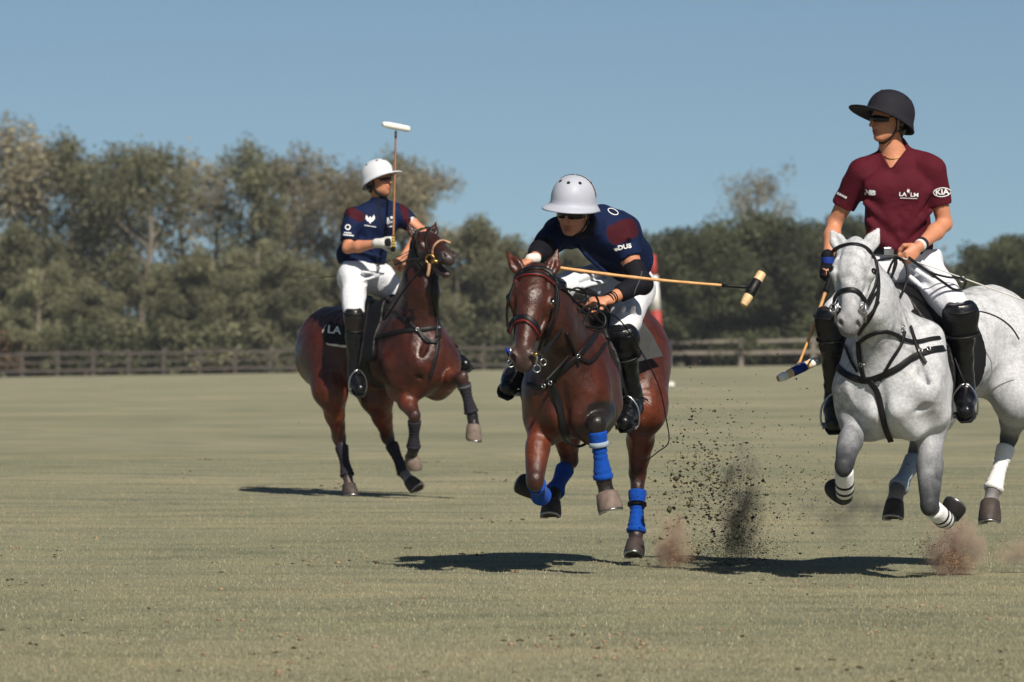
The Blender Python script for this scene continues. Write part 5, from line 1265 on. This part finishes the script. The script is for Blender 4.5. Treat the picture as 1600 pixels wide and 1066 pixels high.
    small_print(P, 578.5, 353.5, 19, 1.7, -9, 10, bv, sh)
    v, f = poly([(-1, 1), (-.55, 1), (-.55, -.55), (.35, -.55), (.75, .6), (1.1, .45), (.7, -1), (-1, -1)]); decal('print', v, f, P, 610, 345.5, 5.6, 0, bv, 'white_print', sh); v, f = poly([(math.cos(q), math.sin(q)) for q in np.linspace(0, 6.0, 12)]); decal('print', v, f, P, 612, 340, 2.1, 0, bv, 'white_print', sh); small_print(P, 610.5, 354, 11, 2.6, 0, 5, bv, sh)
    v, f = ellring(24, .9, .9, .35); decal('print', v, f, P, 543.5, 355, 5, 0, bv, 'white_print', sh); small_print(P, 543.5, 364, 12, 2.0, -6, 5, bv, sh); small_print(P, 544.5, 367.6, 17, 2.2, -6, 9, bv, sh)
    v, f = poly([(-.8, .5), (-.2, 1), (.6, .8), (.9, 0), (.6, -.9), (-.3, -1), (-.9, -.4), (-.4, 0)]); decal('print', v, f, P, 645, 343, 4.5, 0, bv, 'white_print', sh)
    strap('button_placket', P, [(591, 318), (592, 332), (598, 352), (602, 366)], .012, 'glove_black', sh, [bv], .002, .003)
    S = SDF(); S.ell(P(566, 424, .03), V(.178, .15, .12), (tx, ty, Z_), .05); S.cone(hR, kR-(kR-hR)*.12, .115, .080, .07); S.cone(hL_, kL-(kL-hL_)*.1, .115, .080, .07); S.cone(hR, hL_, .12, .12, .05)
    for (p, q) in (((560, 440), (590, 432)), ((548, 455), (572, 446)), ((566, 425), (600, 428))): S.cone(P(*p, -.24), P(*q, -.22), .012, .010, .03)
    cl = lambda X, Y, Z: Z-P(0, 409, 0)[2]+0*X+0*Y
    cloth('breeches', S, .010, 'breeches', rt, noise=(.008, (8, 8, 8)), clips=(cl,))
    helmet('helmet', Q(-.014, 0, .040), Fw, V(0, 0, 1), 1.08, 'helmet_white', rt, seam=None, front=.058, tilt=.22, side=.007)
    strapped_glasses('glasses', Q, a, rt, 'lens', 56, hh=.013, rf=.102); chin_strap(Q, rt, .012)
    S = SDF(); hand(S, R_['wr'], V(.9, -.35, .1), V(-.2, .9, 0), 1.12, (1.3, 1.4, 1.0), None, thumb=-1); S.cone(R_['wr']-V(.03, -.01, 0), R_['wr']+V(.02, -.01, 0), .036, .038, .01)
    cloth('glove', S, .007, 'glove', rt)
    mb = MB(); kc = R_['wr']+nrm(V(.9, -.35, .1))*.10
    for i in range(4): mb.sphere(kc+V(.012, -.016, .030-.021*i), V(.013, .013, .009))
    mb.build('glove_pad', M['glove_yellow'], rt)
    S = SDF(); g0 = R_['wr']+nrm(V(.9, -.35, .1))*.055; S.ell(g0+V(.012, -.022, 0), V(.032, .012, .036), None, .01); cloth('glove_back', S, .006, 'glove_black', rt)
    leg_gear(rt, hR, kR, aR, tR, 'boot', 'brown_boot', 1, P, h=.009); leg_gear(rt, hL_, kL, aL, tL, 'boot', 'brown_boot', 1, P, h=.009)
    mallet('polo mallet held upright on the left, its plain pale head against the sky', P(614, 392, -.44), P(618.5, 205, .02), P(618.5, 198, .04), P(642, 202, .12)-P(595, 193, -.08), .262, .025, 'cane_brown', .14, (), neck=(.06, 'strap_brown'), ends='mallet_white')
    # wrist sling of the mallet / whip held crosswise behind
    wp = cord('whip', [P(640, 392, -.25), P(608, 408, -.30), P(560, 425, .25), P(500, 434, .35), P(472, 434, .38)], .0040, 'pad_grey', None, 24)
    at_base(wp, P(560, 425, .25)); tagit(wp, 'thin grey whip held across the left rider, its tip sticking out behind him', 'whip')
    sd_ = saddle(HH, 'dark saddle with a white edged lettered pad on the left bay horse', HH['wi']-HH['axb'][0]*.24-HH['U']*.01, None, (-.32, .28, .30), 'pad_dark', 'pad_trim', 'strap', .16, dn=.5)
    for an, to, kx in ((aR, tR, 1), (aL, tL, -1)): stirrup(sd_, an, to, P(575, 470, -.22) if kx > 0 else P(655, 480, .1), V(-.7, -.7, 0))
    pd = [o for o in sd_.children if o.name.startswith('saddle_pad')][0]
    text_decal('print', 'LA', P, 522, 516, 12, -6, bvh_of(pd), 'white_print', pd, 1.1, .02)
    return rt
rider_right(); rider_mid(); rider_left()
# ================================================ tack
def W(P, pts): return [P(*q) for q in pts]
def curve_on(HHh, name, pts, wd, parent, mk='strap', extra=(), lift=.006, th=.008, n=36):
    return strap(name, HHh['P'], pts, wd, mk, parent, [HHh['bvh']]+list(extra), lift, th, n)
def buckle(P, px, py, HHh, parent, mk='metal', s=.016):
    ps, ns = project(P, [(px, py), (px+1, py)], [HHh['bvh']], .016, n=2)
    if len(ps): ring('buckle', ps[0], ns[0], s*.7, .0035, mk, parent)

def wrap_round(HHh, name, uvec, c0, rr_, wd, parent, mk='strap', arc=(0, 2*PI), r=.4, lift=.006):
    """closed strap: rays shot inwards at the body from all sides of a centre, in a plane given by uvec"""
    u = perp(V(0, 0, 1), uvec) if abs(nrm(uvec)[2]) < .9 else perp(V(0, 1, 0), uvec); v = np.cross(nrm(uvec), u); ps, ns = [], []
    for t in np.linspace(arc[0], arc[1], 44):
        d = u*math.cos(t)+v*math.sin(t); h = HHh['bvh'].ray_cast(Vector(c0+d*r), Vector(-d), r)
        if h[0] is None: continue
        ps.append(np.array(h[0])); ns.append(d)
    if len(ps) < 4: return None
    ps = np.array(ps); ns = np.array(ns)
    for _ in range(2): ps[1:-1] = ps[1:-1]*.5+.25*(ps[:-2]+ps[2:])
    mb = MB(); ribbon(mb, ps+ns*lift, ns, wd, .007); return mb.build(name, M[mk], parent)

def tack_grey():
    P, HH = PR, HG
    b = emp('bridle', P(1334, 400, -.9), 'black leather bridle with double reins on the dappled grey horse', 'bridle')
    H = HH['H']; Lx = HH['hax'][0]
    curve_on(HH, 'browband', [(1299, 399), (1304, 391), (1314, 385.5), (1332, 382), (1350, 386), (1361, 396), (1366, 405)], .020, b)
    curve_on(HH, 'cheekpiece', [(1365, 402), (1370, 424), (1367, 447), (1358, 466), (1352, 480)], .017, b)
    curve_on(HH, 'cheekpiece', [(1300, 400), (1295, 424), (1298, 455), (1304, 474)], .017, b)
    curve_on(HH, 'noseband', [(1303, 480), (1306, 466), (1313, 457), (1326, 453), (1338, 455), (1347, 465), (1354, 476)], .025, b, lift=.008)
    curve_on(HH, 'throat_strap', [(1368, 408), (1372, 440), (1370, 470), (1362, 492), (1350, 510), (1342, 522)], .020, b)
    for (x, y, q) in ((1350, 482, -1.13), (1303, 482, -1.1)):
        rg = ring('bit_ring', P(x, y, q-.02), V(.5 if x > 1320 else -.5, -1, 0), .024, .0045, 'metal', b)
        mb = MB(); mb.tube([P(x+2, y-8, q-.02), P(x+3, y+8, q-.02), P(x+2, y+22, q)], .006, 8); mb.build('bit_shank', M['metal'], b)
    hnd = P(1400, 402, -.36)
    cord('rein', [P(1353, 484, -1.12), P(1366, 462, -.98), P(1382, 438, -.72), P(1393, 412, -.45), hnd], .0075, 'strap', b)
    cord('rein', [P(1351, 500, -1.1), P(1370, 478, -.95), P(1390, 440, -.70), P(1400, 415, -.42), hnd], .0070, 'strap', b)
    cord('rein', [P(1304, 480, -1.08), P(1330, 430, -.60), P(1370, 408, -.42), hnd], .0070, 'strap', b)
    cord('rein_loop', [hnd, P(1412, 408, -.42), P(1418, 428, -.45), P(1411, 455, -.48), P(1396, 480, -.60), P(1380, 483, -.66), P(1372, 500, -.68), P(1383, 505, -.68), P(1398, 492, -.62), P(1402, 470, -.56)], .0085, 'strap', b, 50)
    cord('rein_loop', [hnd, P(1395, 425, -.50), P(1388, 455, -.56), P(1400, 490, -.55), P(1410, 515, -.58)], .006, 'strap', b, 30)
    for c in ((1397, 484, -.62), (1392, 486, -.62), (1400, 479, -.6)): mb = MB(); mb.sphere(P(*c), .012); mb.build('rein_stopper', M['strap'], b)
    cord('rein_end', [P(1420, 402, -.30), P(1445, 421, -.28), P(1472, 440, -.24), P(1490, 452, -.20), P(1503, 451, -.18), P(1509, 440, -.18), P(1500, 433, -.18)], .0075, 'strap', b, 40)
    cord('rein_end', [P(1420, 404, -.28), P(1450, 424, -.26), P(1480, 433, -.22), P(1500, 434, -.18)], .0065, 'strap', b, 30)
    ring('rein_ring', P(1504, 437, -.18), V(0, -1, 0), .014, .004, 'metal', b)
    k = emp('breastplate', P(1370, 590, -.7), 'black breastplate and martingale straps across the chest of the grey horse', 'breastplate')
    curve_on(HH, 'chest_strap', [(1309, 573), (1316, 581), (1330, 589), (1352, 595), (1374, 589), (1403, 575), (1425, 559), (1450, 549), (1470, 545), (1492, 545)], .036, k, n=60)
    curve_on(HH, 'neck_strap', [(1343, 536), (1358, 523), (1380, 517), (1397, 522), (1414, 532), (1434, 535), (1456, 530), (1480, 528)], .022, k, lift=.010)
    curve_on(HH, 'side_strap', [(1411, 518), (1406, 538), (1391, 564), (1375, 594)], .017, k, lift=.014)
    curve_on(HH, 'side_strap', [(1420, 510), (1427, 530), (1436, 552), (1446, 568)], .020, k, lift=.012)
    curve_on(HH, 'side_strap', [(1322, 540), (1330, 560), (1342, 582)], .014, k, lift=.012)
    curve_on(HH, 'martingale_strap', [(1343, 535), (1345, 560), (1352, 594)], .032, k, lift=.013)
    curve_on(HH, 'girth_strap', [(1360, 596), (1370, 612), (1377, 640), (1384, 668), (1392, 688)], .032, k, lift=.010)
    for x, y in ((1348, 569), (1449, 547), (1408, 512), (1436, 549)): buckle(P, x, y, HH, k)
    mb = MB(); mb.tube([P(1347, 570, -.80), P(1352, 570, -.80)], .006); mb.build('strap_ring', M['metal'], k)
    curve_on(HH, 'loose_line', [(1524, 487), (1540, 489), (1562, 498), (1580, 512), (1592, 530)], .006, k, lift=.004, th=.004)
tack_grey()
def tack_mid():
    P, HH = PM, HM
    b = emp('bridle', P(838, 440, -.84), 'black bridle with red piping on brow and nose bands of the middle bay horse', 'bridle')
    curve_on(HH, 'browband', [(804, 440), (809, 433), (822, 428), (842, 428), (856, 433), (866, 442)], .022, b)
    curve_on(HH, 'browband_piping', [(806, 443), (811, 436), (823, 431.5), (841, 431.5), (854, 436), (864, 445)], .006, b, 'red_trim', lift=.012)
    curve_on(HH, 'crownpiece', [(806, 436), (816, 424), (838, 419), (858, 424), (868, 438)], .026, b)
    curve_on(HH, 'cheekpiece', [(865, 443), (868, 464), (862, 487), (854, 509), (847, 528), (841, 548)], .018, b)
    curve_on(HH, 'cheekpiece', [(805, 442), (796, 468), (793, 494), (797, 520)], .018, b)
    curve_on(HH, 'throat_strap', [(868, 446), (872, 470), (866, 500), (858, 520), (850, 540)], .018, b)
    curve_on(HH, 'noseband', [(796, 520), (800, 506), (810, 497), (824, 497), (836, 507), (846, 528)], .030, b, lift=.008)
    curve_on(HH, 'noseband_piping', [(801, 522), (804, 510), (813, 502.5), (823, 503), (833, 513), (842, 532)], .007, b, 'red_trim', lift=.014)
    for x, y, q in ((838, 556, -1.10), (797, 548, -1.06)):
        mb = MB(); mb.tube([P(x, y-8, q), P(x+1, y+4, q-.01), P(x-1, y+16, q)], .0065, 8); mb.build('bit_shank', M['metal'], b); ring('bit_ring', P(x+1, y+20, q), V(.3, -1, 0), .020, .004, 'metal', b); ring('bit_ring', P(x+11, y+10, q+.06), V(.6, -1, 0), .018, .004, 'metal', b)
    mb = MB(); mb.tube([P(836, 558, -1.09), P(838, 552, -1.12)], .012, 10); mb.build('bit_guard', M['brass'], b)
    cord('chin_strap', [P(792, 545, -1.0), P(796, 556, -1.03), P(800, 560, -1.0)], .010, 'blue_tape', b, 8)
    hnd = P(926, 479, -.38)
    cord('rein', [P(843, 556, -1.08), P(856, 540, -.98), P(880, 518, -.78), P(905, 510, -.55), P(940, 512, -.40), P(945, 495, -.36), hnd], .0085, 'strap', b, 40)
    cord('rein', [P(866, 444, -.82), P(884, 455, -.66), P(904, 476, -.5), P(926, 492, -.42), P(948, 512, -.36)], .0075, 'strap', b)
    cord('rein', [P(845, 560, -1.05), P(866, 530, -.92), P(890, 500, -.70), P(912, 482, -.48), hnd], .0075, 'strap', b)
    cord('rein', [P(868, 450, -.8), P(890, 452, -.66), P(912, 458, -.5), P(930, 462, -.42), P(936, 480, -.40), P(926, 490, -.42), P(905, 486, -.52), P(890, 470, -.62)], .0065, 'strap', b, 40)
    cord('rein_loop', [hnd, P(915, 500, -.5), P(905, 530, -.58), P(888, 556, -.70), P(872, 575, -.78), P(852, 596, -.84)], .009, 'strap', b, 30)
    cord('rein_loop', [P(890, 455, -.62), P(902, 450, -.56), P(915, 456, -.52), P(912, 470, -.52), P(897, 472, -.58), P(890, 460, -.62)], .006, 'strap', b, 30)
    k = emp('breastplate', P(880, 610, -.68), 'dark breastplate straps on the chest of the middle bay horse', 'breastplate')
    curve_on(HH, 'martingale_strap', [(860, 594), (866, 606), (872, 632), (879, 664), (886, 690)], .040, k, lift=.012)
    curve_on(HH, 'neck_strap', [(848, 604), (862, 594), (882, 574), (900, 558), (915, 540), (932, 520)], .030, k, lift=.012)
    curve_on(HH, 'neck_strap', [(826, 600), (838, 606), (852, 603)], .024, k, lift=.012)
    curve_on(HH, 'chest_strap', [(900, 556), (918, 566), (932, 556), (946, 536), (958, 520)], .020, k, lift=.010)
    curve_on(HH, 'side_strap', [(884, 520), (895, 545), (903, 570)], .016, k, lift=.012)
    for x, y in ((862, 598), (852, 603), (901, 556)): buckle(P, x, y, HH, k)
    cord('girth_loop', [P(884, 686, -.55), P(892, 694, -.54), P(902, 698, -.5), P(914, 694, -.45), P(920, 684, -.45)], .008, 'strap', k, 20)
tack_mid()
def tack_left():
    P, HH = PL, HL
    b = emp('bridle', P(660, 376, -.5), 'dark bridle with a tan rope noseband on the left bay horse', 'bridle')
    curve_on(HH, 'browband', [(650, 362), (660, 358), (670, 357), (681, 361)], .022, b)
    curve_on(HH, 'cheekpiece', [(651, 362), (647, 378), (648, 394), (655, 406), (668, 409)], .026, b)
    curve_on(HH, 'throat_strap', [(648, 366), (642, 386), (648, 404), (658, 418), (668, 424)], .026, b)
    curve_on(HH, 'noseband', [(676, 402), (678, 388), (684, 380), (692, 377), (702, 380)], .018, b, 'tan_rope', lift=.010)
    curve_on(HH, 'face_strap', [(668, 358), (666, 380), (672, 402)], .014, b)
    ring('bit_ring', P(672, 405, -.98), V(-.3, -1, 0), .034, .007, 'brass', b)
    cord('tassel', [P(671, 412, -.98), P(670, 422, -.98), P(668, 432, -.97)], .013, 'tan_rope', b, 8)
    mb = MB(); mb.tube([P(674, 407, -1.0), P(684, 409, -1.02)], .012, 8); mb.build('bit_bar', M['brass'], b)
    hnd = P(617, 414, -.36)
    cord('rein', [P(668, 408, -.96), P(652, 428, -.80), P(638, 444, -.66), P(624, 464, -.60), P(610, 486, -.52), P(600, 500, -.44)], .0095, 'strap', b, 30)
    cord('rein', [P(664, 410, -.9), P(645, 410, -.72), P(636, 424, -.60), P(634, 440, -.60)], .0065, 'strap', b, 30)
    cord('rein', [P(658, 404, -.85), P(640, 406, -.60), hnd], .0085, 'strap', b, 20)
    curve_on(HH, 'tie_down', [(680, 430), (678, 450), (679, 470), (683, 500), (684, 528)], .046, b, lift=.014)
    k = emp('breastplate', P(640, 518, -.6), 'dark breastplate and martingale on the left bay horse', 'breastplate')
    curve_on(HH, 'chest_strap', [(572, 537), (585, 530), (599, 524), (631, 517), (660, 515), (682, 512)], .030, k, lift=.010)
    curve_on(HH, 'neck_strap', [(606, 484), (618, 488), (632, 498), (646, 510), (660, 524), (676, 534), (684, 530)], .024, k, lift=.014)
    curve_on(HH, 'martingale_strap', [(684, 524), (683, 545), (678, 566), (672, 590)], .030, k, lift=.012)
    curve_on(HH, 'neck_strap', [(650, 512), (664, 532), (682, 536)], .020, k, lift=.014)
    for x, y in ((652, 515), (683, 512)): buckle(P, x, y, HH, k)
tack_left()

# ================================================ flying turf and dust
cm('soil', (0, 0, 0), .95, .1, .3, 80, attr=True)
def clods(name, label, cat, P, spots, seed):
    """spots: (px, py, sx, sy, d, sd, count, rmin, rmax, colour)"""
    rng = np.random.default_rng(seed)
    ico = np.array([(1, 0, 0), (-1, 0, 0), (0, 1, 0), (0, -1, 0), (0, 0, 1), (0, 0, -1)], float); fc = np.array([(0, 2, 4), (2, 1, 4), (1, 3, 4), (3, 0, 4), (2, 0, 5), (1, 2, 5), (3, 1, 5), (0, 3, 5)])
    vs, fs, cs = [], [], []; n0 = 0
    for (px, py, sx, sy, d, sd_, cnt, r0, r1, col) in spots:
        X = px+rng.normal(size=cnt)*sx; Y = py+rng.normal(size=cnt)*sy; D = d+rng.normal(size=cnt)*sd_; r = r0*(r1/r0)**(rng.random(cnt)**2.6)
        c = np.array([P(X[i], Y[i], D[i]) for i in range(cnt)]); keep = c[:, 2] > .004; c = c[keep]; r = r[keep]; m = len(c)
        sh = ico[None]*(r[:, None, None])*(.45+.9*rng.random((m, 6, 1)))*np.array([1, 1, .7])
        vs.append((c[:, None]+sh+rng.normal(size=(m, 6, 3))*r[:, None, None]*.15).reshape(-1, 3))
        fs.append((np.arange(m)[:, None, None]*6+fc[None]).reshape(-1, 3)+n0); n0 += m*6
        cs.append(np.repeat(np.array(col)*(.5+rng.random((m, 1))), 6, 0))
    o = link_mesh(name, np_mesh(name, np.concatenate(vs), np.concatenate(fs), False, np.concatenate(cs)), M['soil'])
    c = P(spots[0][0], spots[0][1], spots[0][4]); at_base(o, V(c[0], c[1], 0)); tagit(o, label, cat, kind='stuff')
DKS = (.045, .036, .026); RDS = (.42, .25, .145); TURF = (.09, .085, .045)
clods('flying_soil', 'spray of dark soil clods kicked up between the middle bay and the grey horse', 'flying soil', PM, [
    (1095, 745, 30, 55, .6, .25, 1100, .0018, .0120, DKS), (1105, 800, 40, 45, .6, .25, 1400, .0016, .010, DKS), (1157, 800, 15, 44, .6, .12, 9000, .0010, .0042, (.03, .028, .028)),
    (1145, 860, 42, 16, .6, .2, 7000, .0010, .0048, (.035, .03, .026)), (1205, 800, 45, 60, .5, .3, 1000, .0015, .0075, DKS), (1140, 720, 75, 70, .5, .3, 500, .0018, .0090, DKS),
    (1110, 760, 45, 60, .6, .3, 46, .010, .024, TURF), (1100, 780, 40, 60, .6, .25, 60, .008, .020, DKS), (1270, 740, 30, 45, .3, .3, 230, .0018, .0070, DKS), (1080, 660, 55, 60, .6, .3, 160, .0018, .0080, RDS), (1130, 640, 80, 40, .5, .3, 26, .003, .012, TURF),
    (1060, 700, 18, 50, .6, .2, 200, .0018, .006, TURF), (1215, 500, 60, 70, .2, .4, 60, .0012, .0028, (.3, .28, .2)), (850, 700, 130, 110, .2, .4, 24, .002, .006, DKS)], 5)
clods('red_dust_grains', 'reddish earth grains bursting from the ground behind the blue wrapped hind leg', 'flying soil', PM, [
    (1056, 868, 17, 12, .35, .10, 2600, .0011, .0036, RDS), (1048, 842, 11, 20, .35, .08, 1600, .0010, .0034, RDS), (1040, 800, 18, 30, .35, .1, 300, .0010, .0030, RDS)], 6)
clods('red_dust_grains', 'reddish earth grains bursting up under the folded foreleg of the grey horse', 'flying soil', PR, [
    (1490, 878, 18, 13, .0, .12, 3600, .0011, .0040, RDS), (1486, 845, 17, 20, .0, .1, 2200, .0010, .0036, (.24, .15, .11)), (1450, 852, 10, 9, .0, .1, 500, .001, .005, (.05, .04, .035)),
    (1480, 850, 9, 14, .0, .1, 500, .001, .005, (.05, .04, .035)), (1545, 862, 30, 16, .1, .2, 500, .001, .0030, RDS)], 8)
def crumbs():
    rng = np.random.default_rng(21); P0 = frame(0); vs, fs, cs = [], [], []; n0 = 0
    oc = np.array([(1, 0, 0), (-1, 0, 0), (0, 1, 0), (0, -1, 0), (0, 0, 1), (0, 0, -1)], float); fc = np.array([(0, 2, 4), (2, 1, 4), (1, 3, 4), (3, 0, 4), (2, 0, 5), (1, 2, 5), (3, 1, 5), (0, 3, 5)])
    for q in range(80):
        y = 1/(1/22.5+rng.random()*(1/62-1/22.5)); x = (rng.random()*1600-800)/FPX*y; sp = .05+.25*rng.random(); m = rng.integers(4, 26); col = np.array((.07, .055, .035) if rng.random() < .55 else (.30, .19, .12))
        for _ in range(m):
            cx, cy = x+rng.normal()*sp, y+rng.normal()*sp*2.2; r = .003+.011*rng.random()**3
            vs.append(oc*r*(.6+.8*rng.random((6, 1)))*np.array([1.3, 1.3, .6])+V(cx, cy, float(terrain(cx, cy))+r*.3)); fs.append(fc+n0); n0 += 6; cs.append(np.tile(col*(.6+.8*rng.random()), (6, 1)))
    o = link_mesh('turf_crumbs', np_mesh('turf_crumbs', np.concatenate(vs), np.concatenate(fs), False, np.concatenate(cs)), M['soil']); tagit(o, 'crumbs of torn turf and red earth strewn over the grass', 'turf crumbs', kind='stuff')
crumbs()
def dust(label, P, px, py, d, rx, rz, dens, col, seed, lean=0.0, ry=None):
    rng = np.random.default_rng(seed); mb = MB(); c = P(px, py, d); mb.sphere(V(0, 0, 0), (rx, ry or rx*.8, rz), None, 28, 18)
    v = np.concatenate(mb.v); k = 1+.35*(vnoise(v*5+seed)-.5); v = v*k[:, None]; v[:, 0] += lean*v[:, 2]; v = v+c; v[:, 2] = np.maximum(v[:, 2], .006)
    me = np_mesh('dust_cloud', v, mb.f); m = bpy.data.materials.new('dust'); m.use_nodes = True; n = m.node_tree; n.nodes.clear()
    out = n.nodes.new('ShaderNodeOutputMaterial'); pv = n.nodes.new('ShaderNodeVolumePrincipled'); n.links.new(pv.outputs[0], out.inputs['Volume'])
    pv.inputs['Color'].default_value = (*col, 1); g = n.nodes.new('ShaderNodeTexCoord'); 
    def math_(op, a=None, b=None, va=None, vb=None):
        q = n.nodes.new('ShaderNodeMath'); q.operation = op; q.use_clamp = op == 'MULTIPLY' and False
        if a is not None: n.links.new(a, q.inputs[0])
        if b is not None: n.links.new(b, q.inputs[1])
        if va is not None: q.inputs[0].default_value = va
        if vb is not None: q.inputs[1].default_value = vb
        return q.outputs[0]
    # falls off towards the edge of the cloud (distance from its centre in its own radii)
    sc = n.nodes.new('ShaderNodeVectorMath'); sc.operation = 'SUBTRACT'; sc.inputs[1].default_value = (0, 0, rz*.0); n.links.new(g.outputs['Object'], sc.inputs[0])
    dv = n.nodes.new('ShaderNodeVectorMath'); dv.operation = 'DIVIDE'; dv.inputs[1].default_value = (rx, ry or rx*.8, rz); n.links.new(sc.outputs[0], dv.inputs[0])
    ln = n.nodes.new('ShaderNodeVectorMath'); ln.operation = 'LENGTH'; n.links.new(dv.outputs[0], ln.inputs[0])
    fall = math_('SUBTRACT', None, ln.outputs['Value'], 1.0); fall = math_('MAXIMUM', fall, None, None, 0.0); fall = math_('POWER', fall, None, None, 1.2)
    ns = n.nodes.new('ShaderNodeTexNoise'); ns.inputs['Scale'].default_value = 9; ns.inputs['Detail'].default_value = 5; n.links.new(g.outputs['Object'], ns.inputs[0])
    nn = math_('SUBTRACT', ns.outputs['Fac'], None, None, .45); nn = math_('MAXIMUM', nn, None, None, 0.0); nn = math_('MULTIPLY', nn, None, None, dens*10)
    n.links.new(math_('MULTIPLY', fall, nn), pv.inputs['Density'])
    me.materials.append(m); o = bpy.data.objects.new('dust_cloud', me); COL.objects.link(o); at_base(o, c); tagit(o, label, 'dust', kind='stuff')
dust('puff of reddish dust right of the blue wrapped hind leg', PM, 1050, 845, .35, .13, .26, 32, (.95, .70, .52), 1, -.2)
dust('dark smoky plume of soil rising between the two near horses', PM, 1158, 800, .6, .16, .46, 15, (.30, .27, .26), 2, .05)
dust('faint reddish dust drifting beside the left foreleg of the grey horse', PR, 1325, 800, .9, .34, .20, 3, (.95, .72, .56), 3)
dust('thick puff of red and brown dust under the folded foreleg of the grey horse', PR, 1490, 856, .05, .20, .25, 36, (.95, .71, .54), 4, -.15)
dust('low reddish dust at the right edge of the picture behind the grey horse', PR, 1590, 862, .3, .17, .10, 12, (.95, .70, .52), 5)

# ================================================ thin summer air between the players and the wood
def haze():
    z0, z1 = -8.0, 22.0; x = 420.0; y0, y1 = -30.0, 520.0
    v = [(a, b, c) for c in (z0, z1) for b in (y0, y1) for a in (-x, x)]
    me = np_mesh('haze', v, [[0, 2, 3, 1], [4, 5, 7, 6], [0, 1, 5, 4], [2, 6, 7, 3], [0, 4, 6, 2], [1, 3, 7, 5]], False)
    m = bpy.data.materials.new('air'); m.use_nodes = True; n = m.node_tree; n.nodes.clear(); out = n.nodes.new('ShaderNodeOutputMaterial'); pv = n.nodes.new('ShaderNodeVolumePrincipled')
    pv.inputs['Color'].default_value = (.86, .92, 1, 1); pv.inputs['Density'].default_value = .00016; pv.inputs['Anisotropy'].default_value = 0.0; n.links.new(pv.outputs[0], out.inputs['Volume'])
    o = link_mesh('haze', me, m); tagit(o, 'thin pale haze in the air over the field', kind='stuff')
haze()
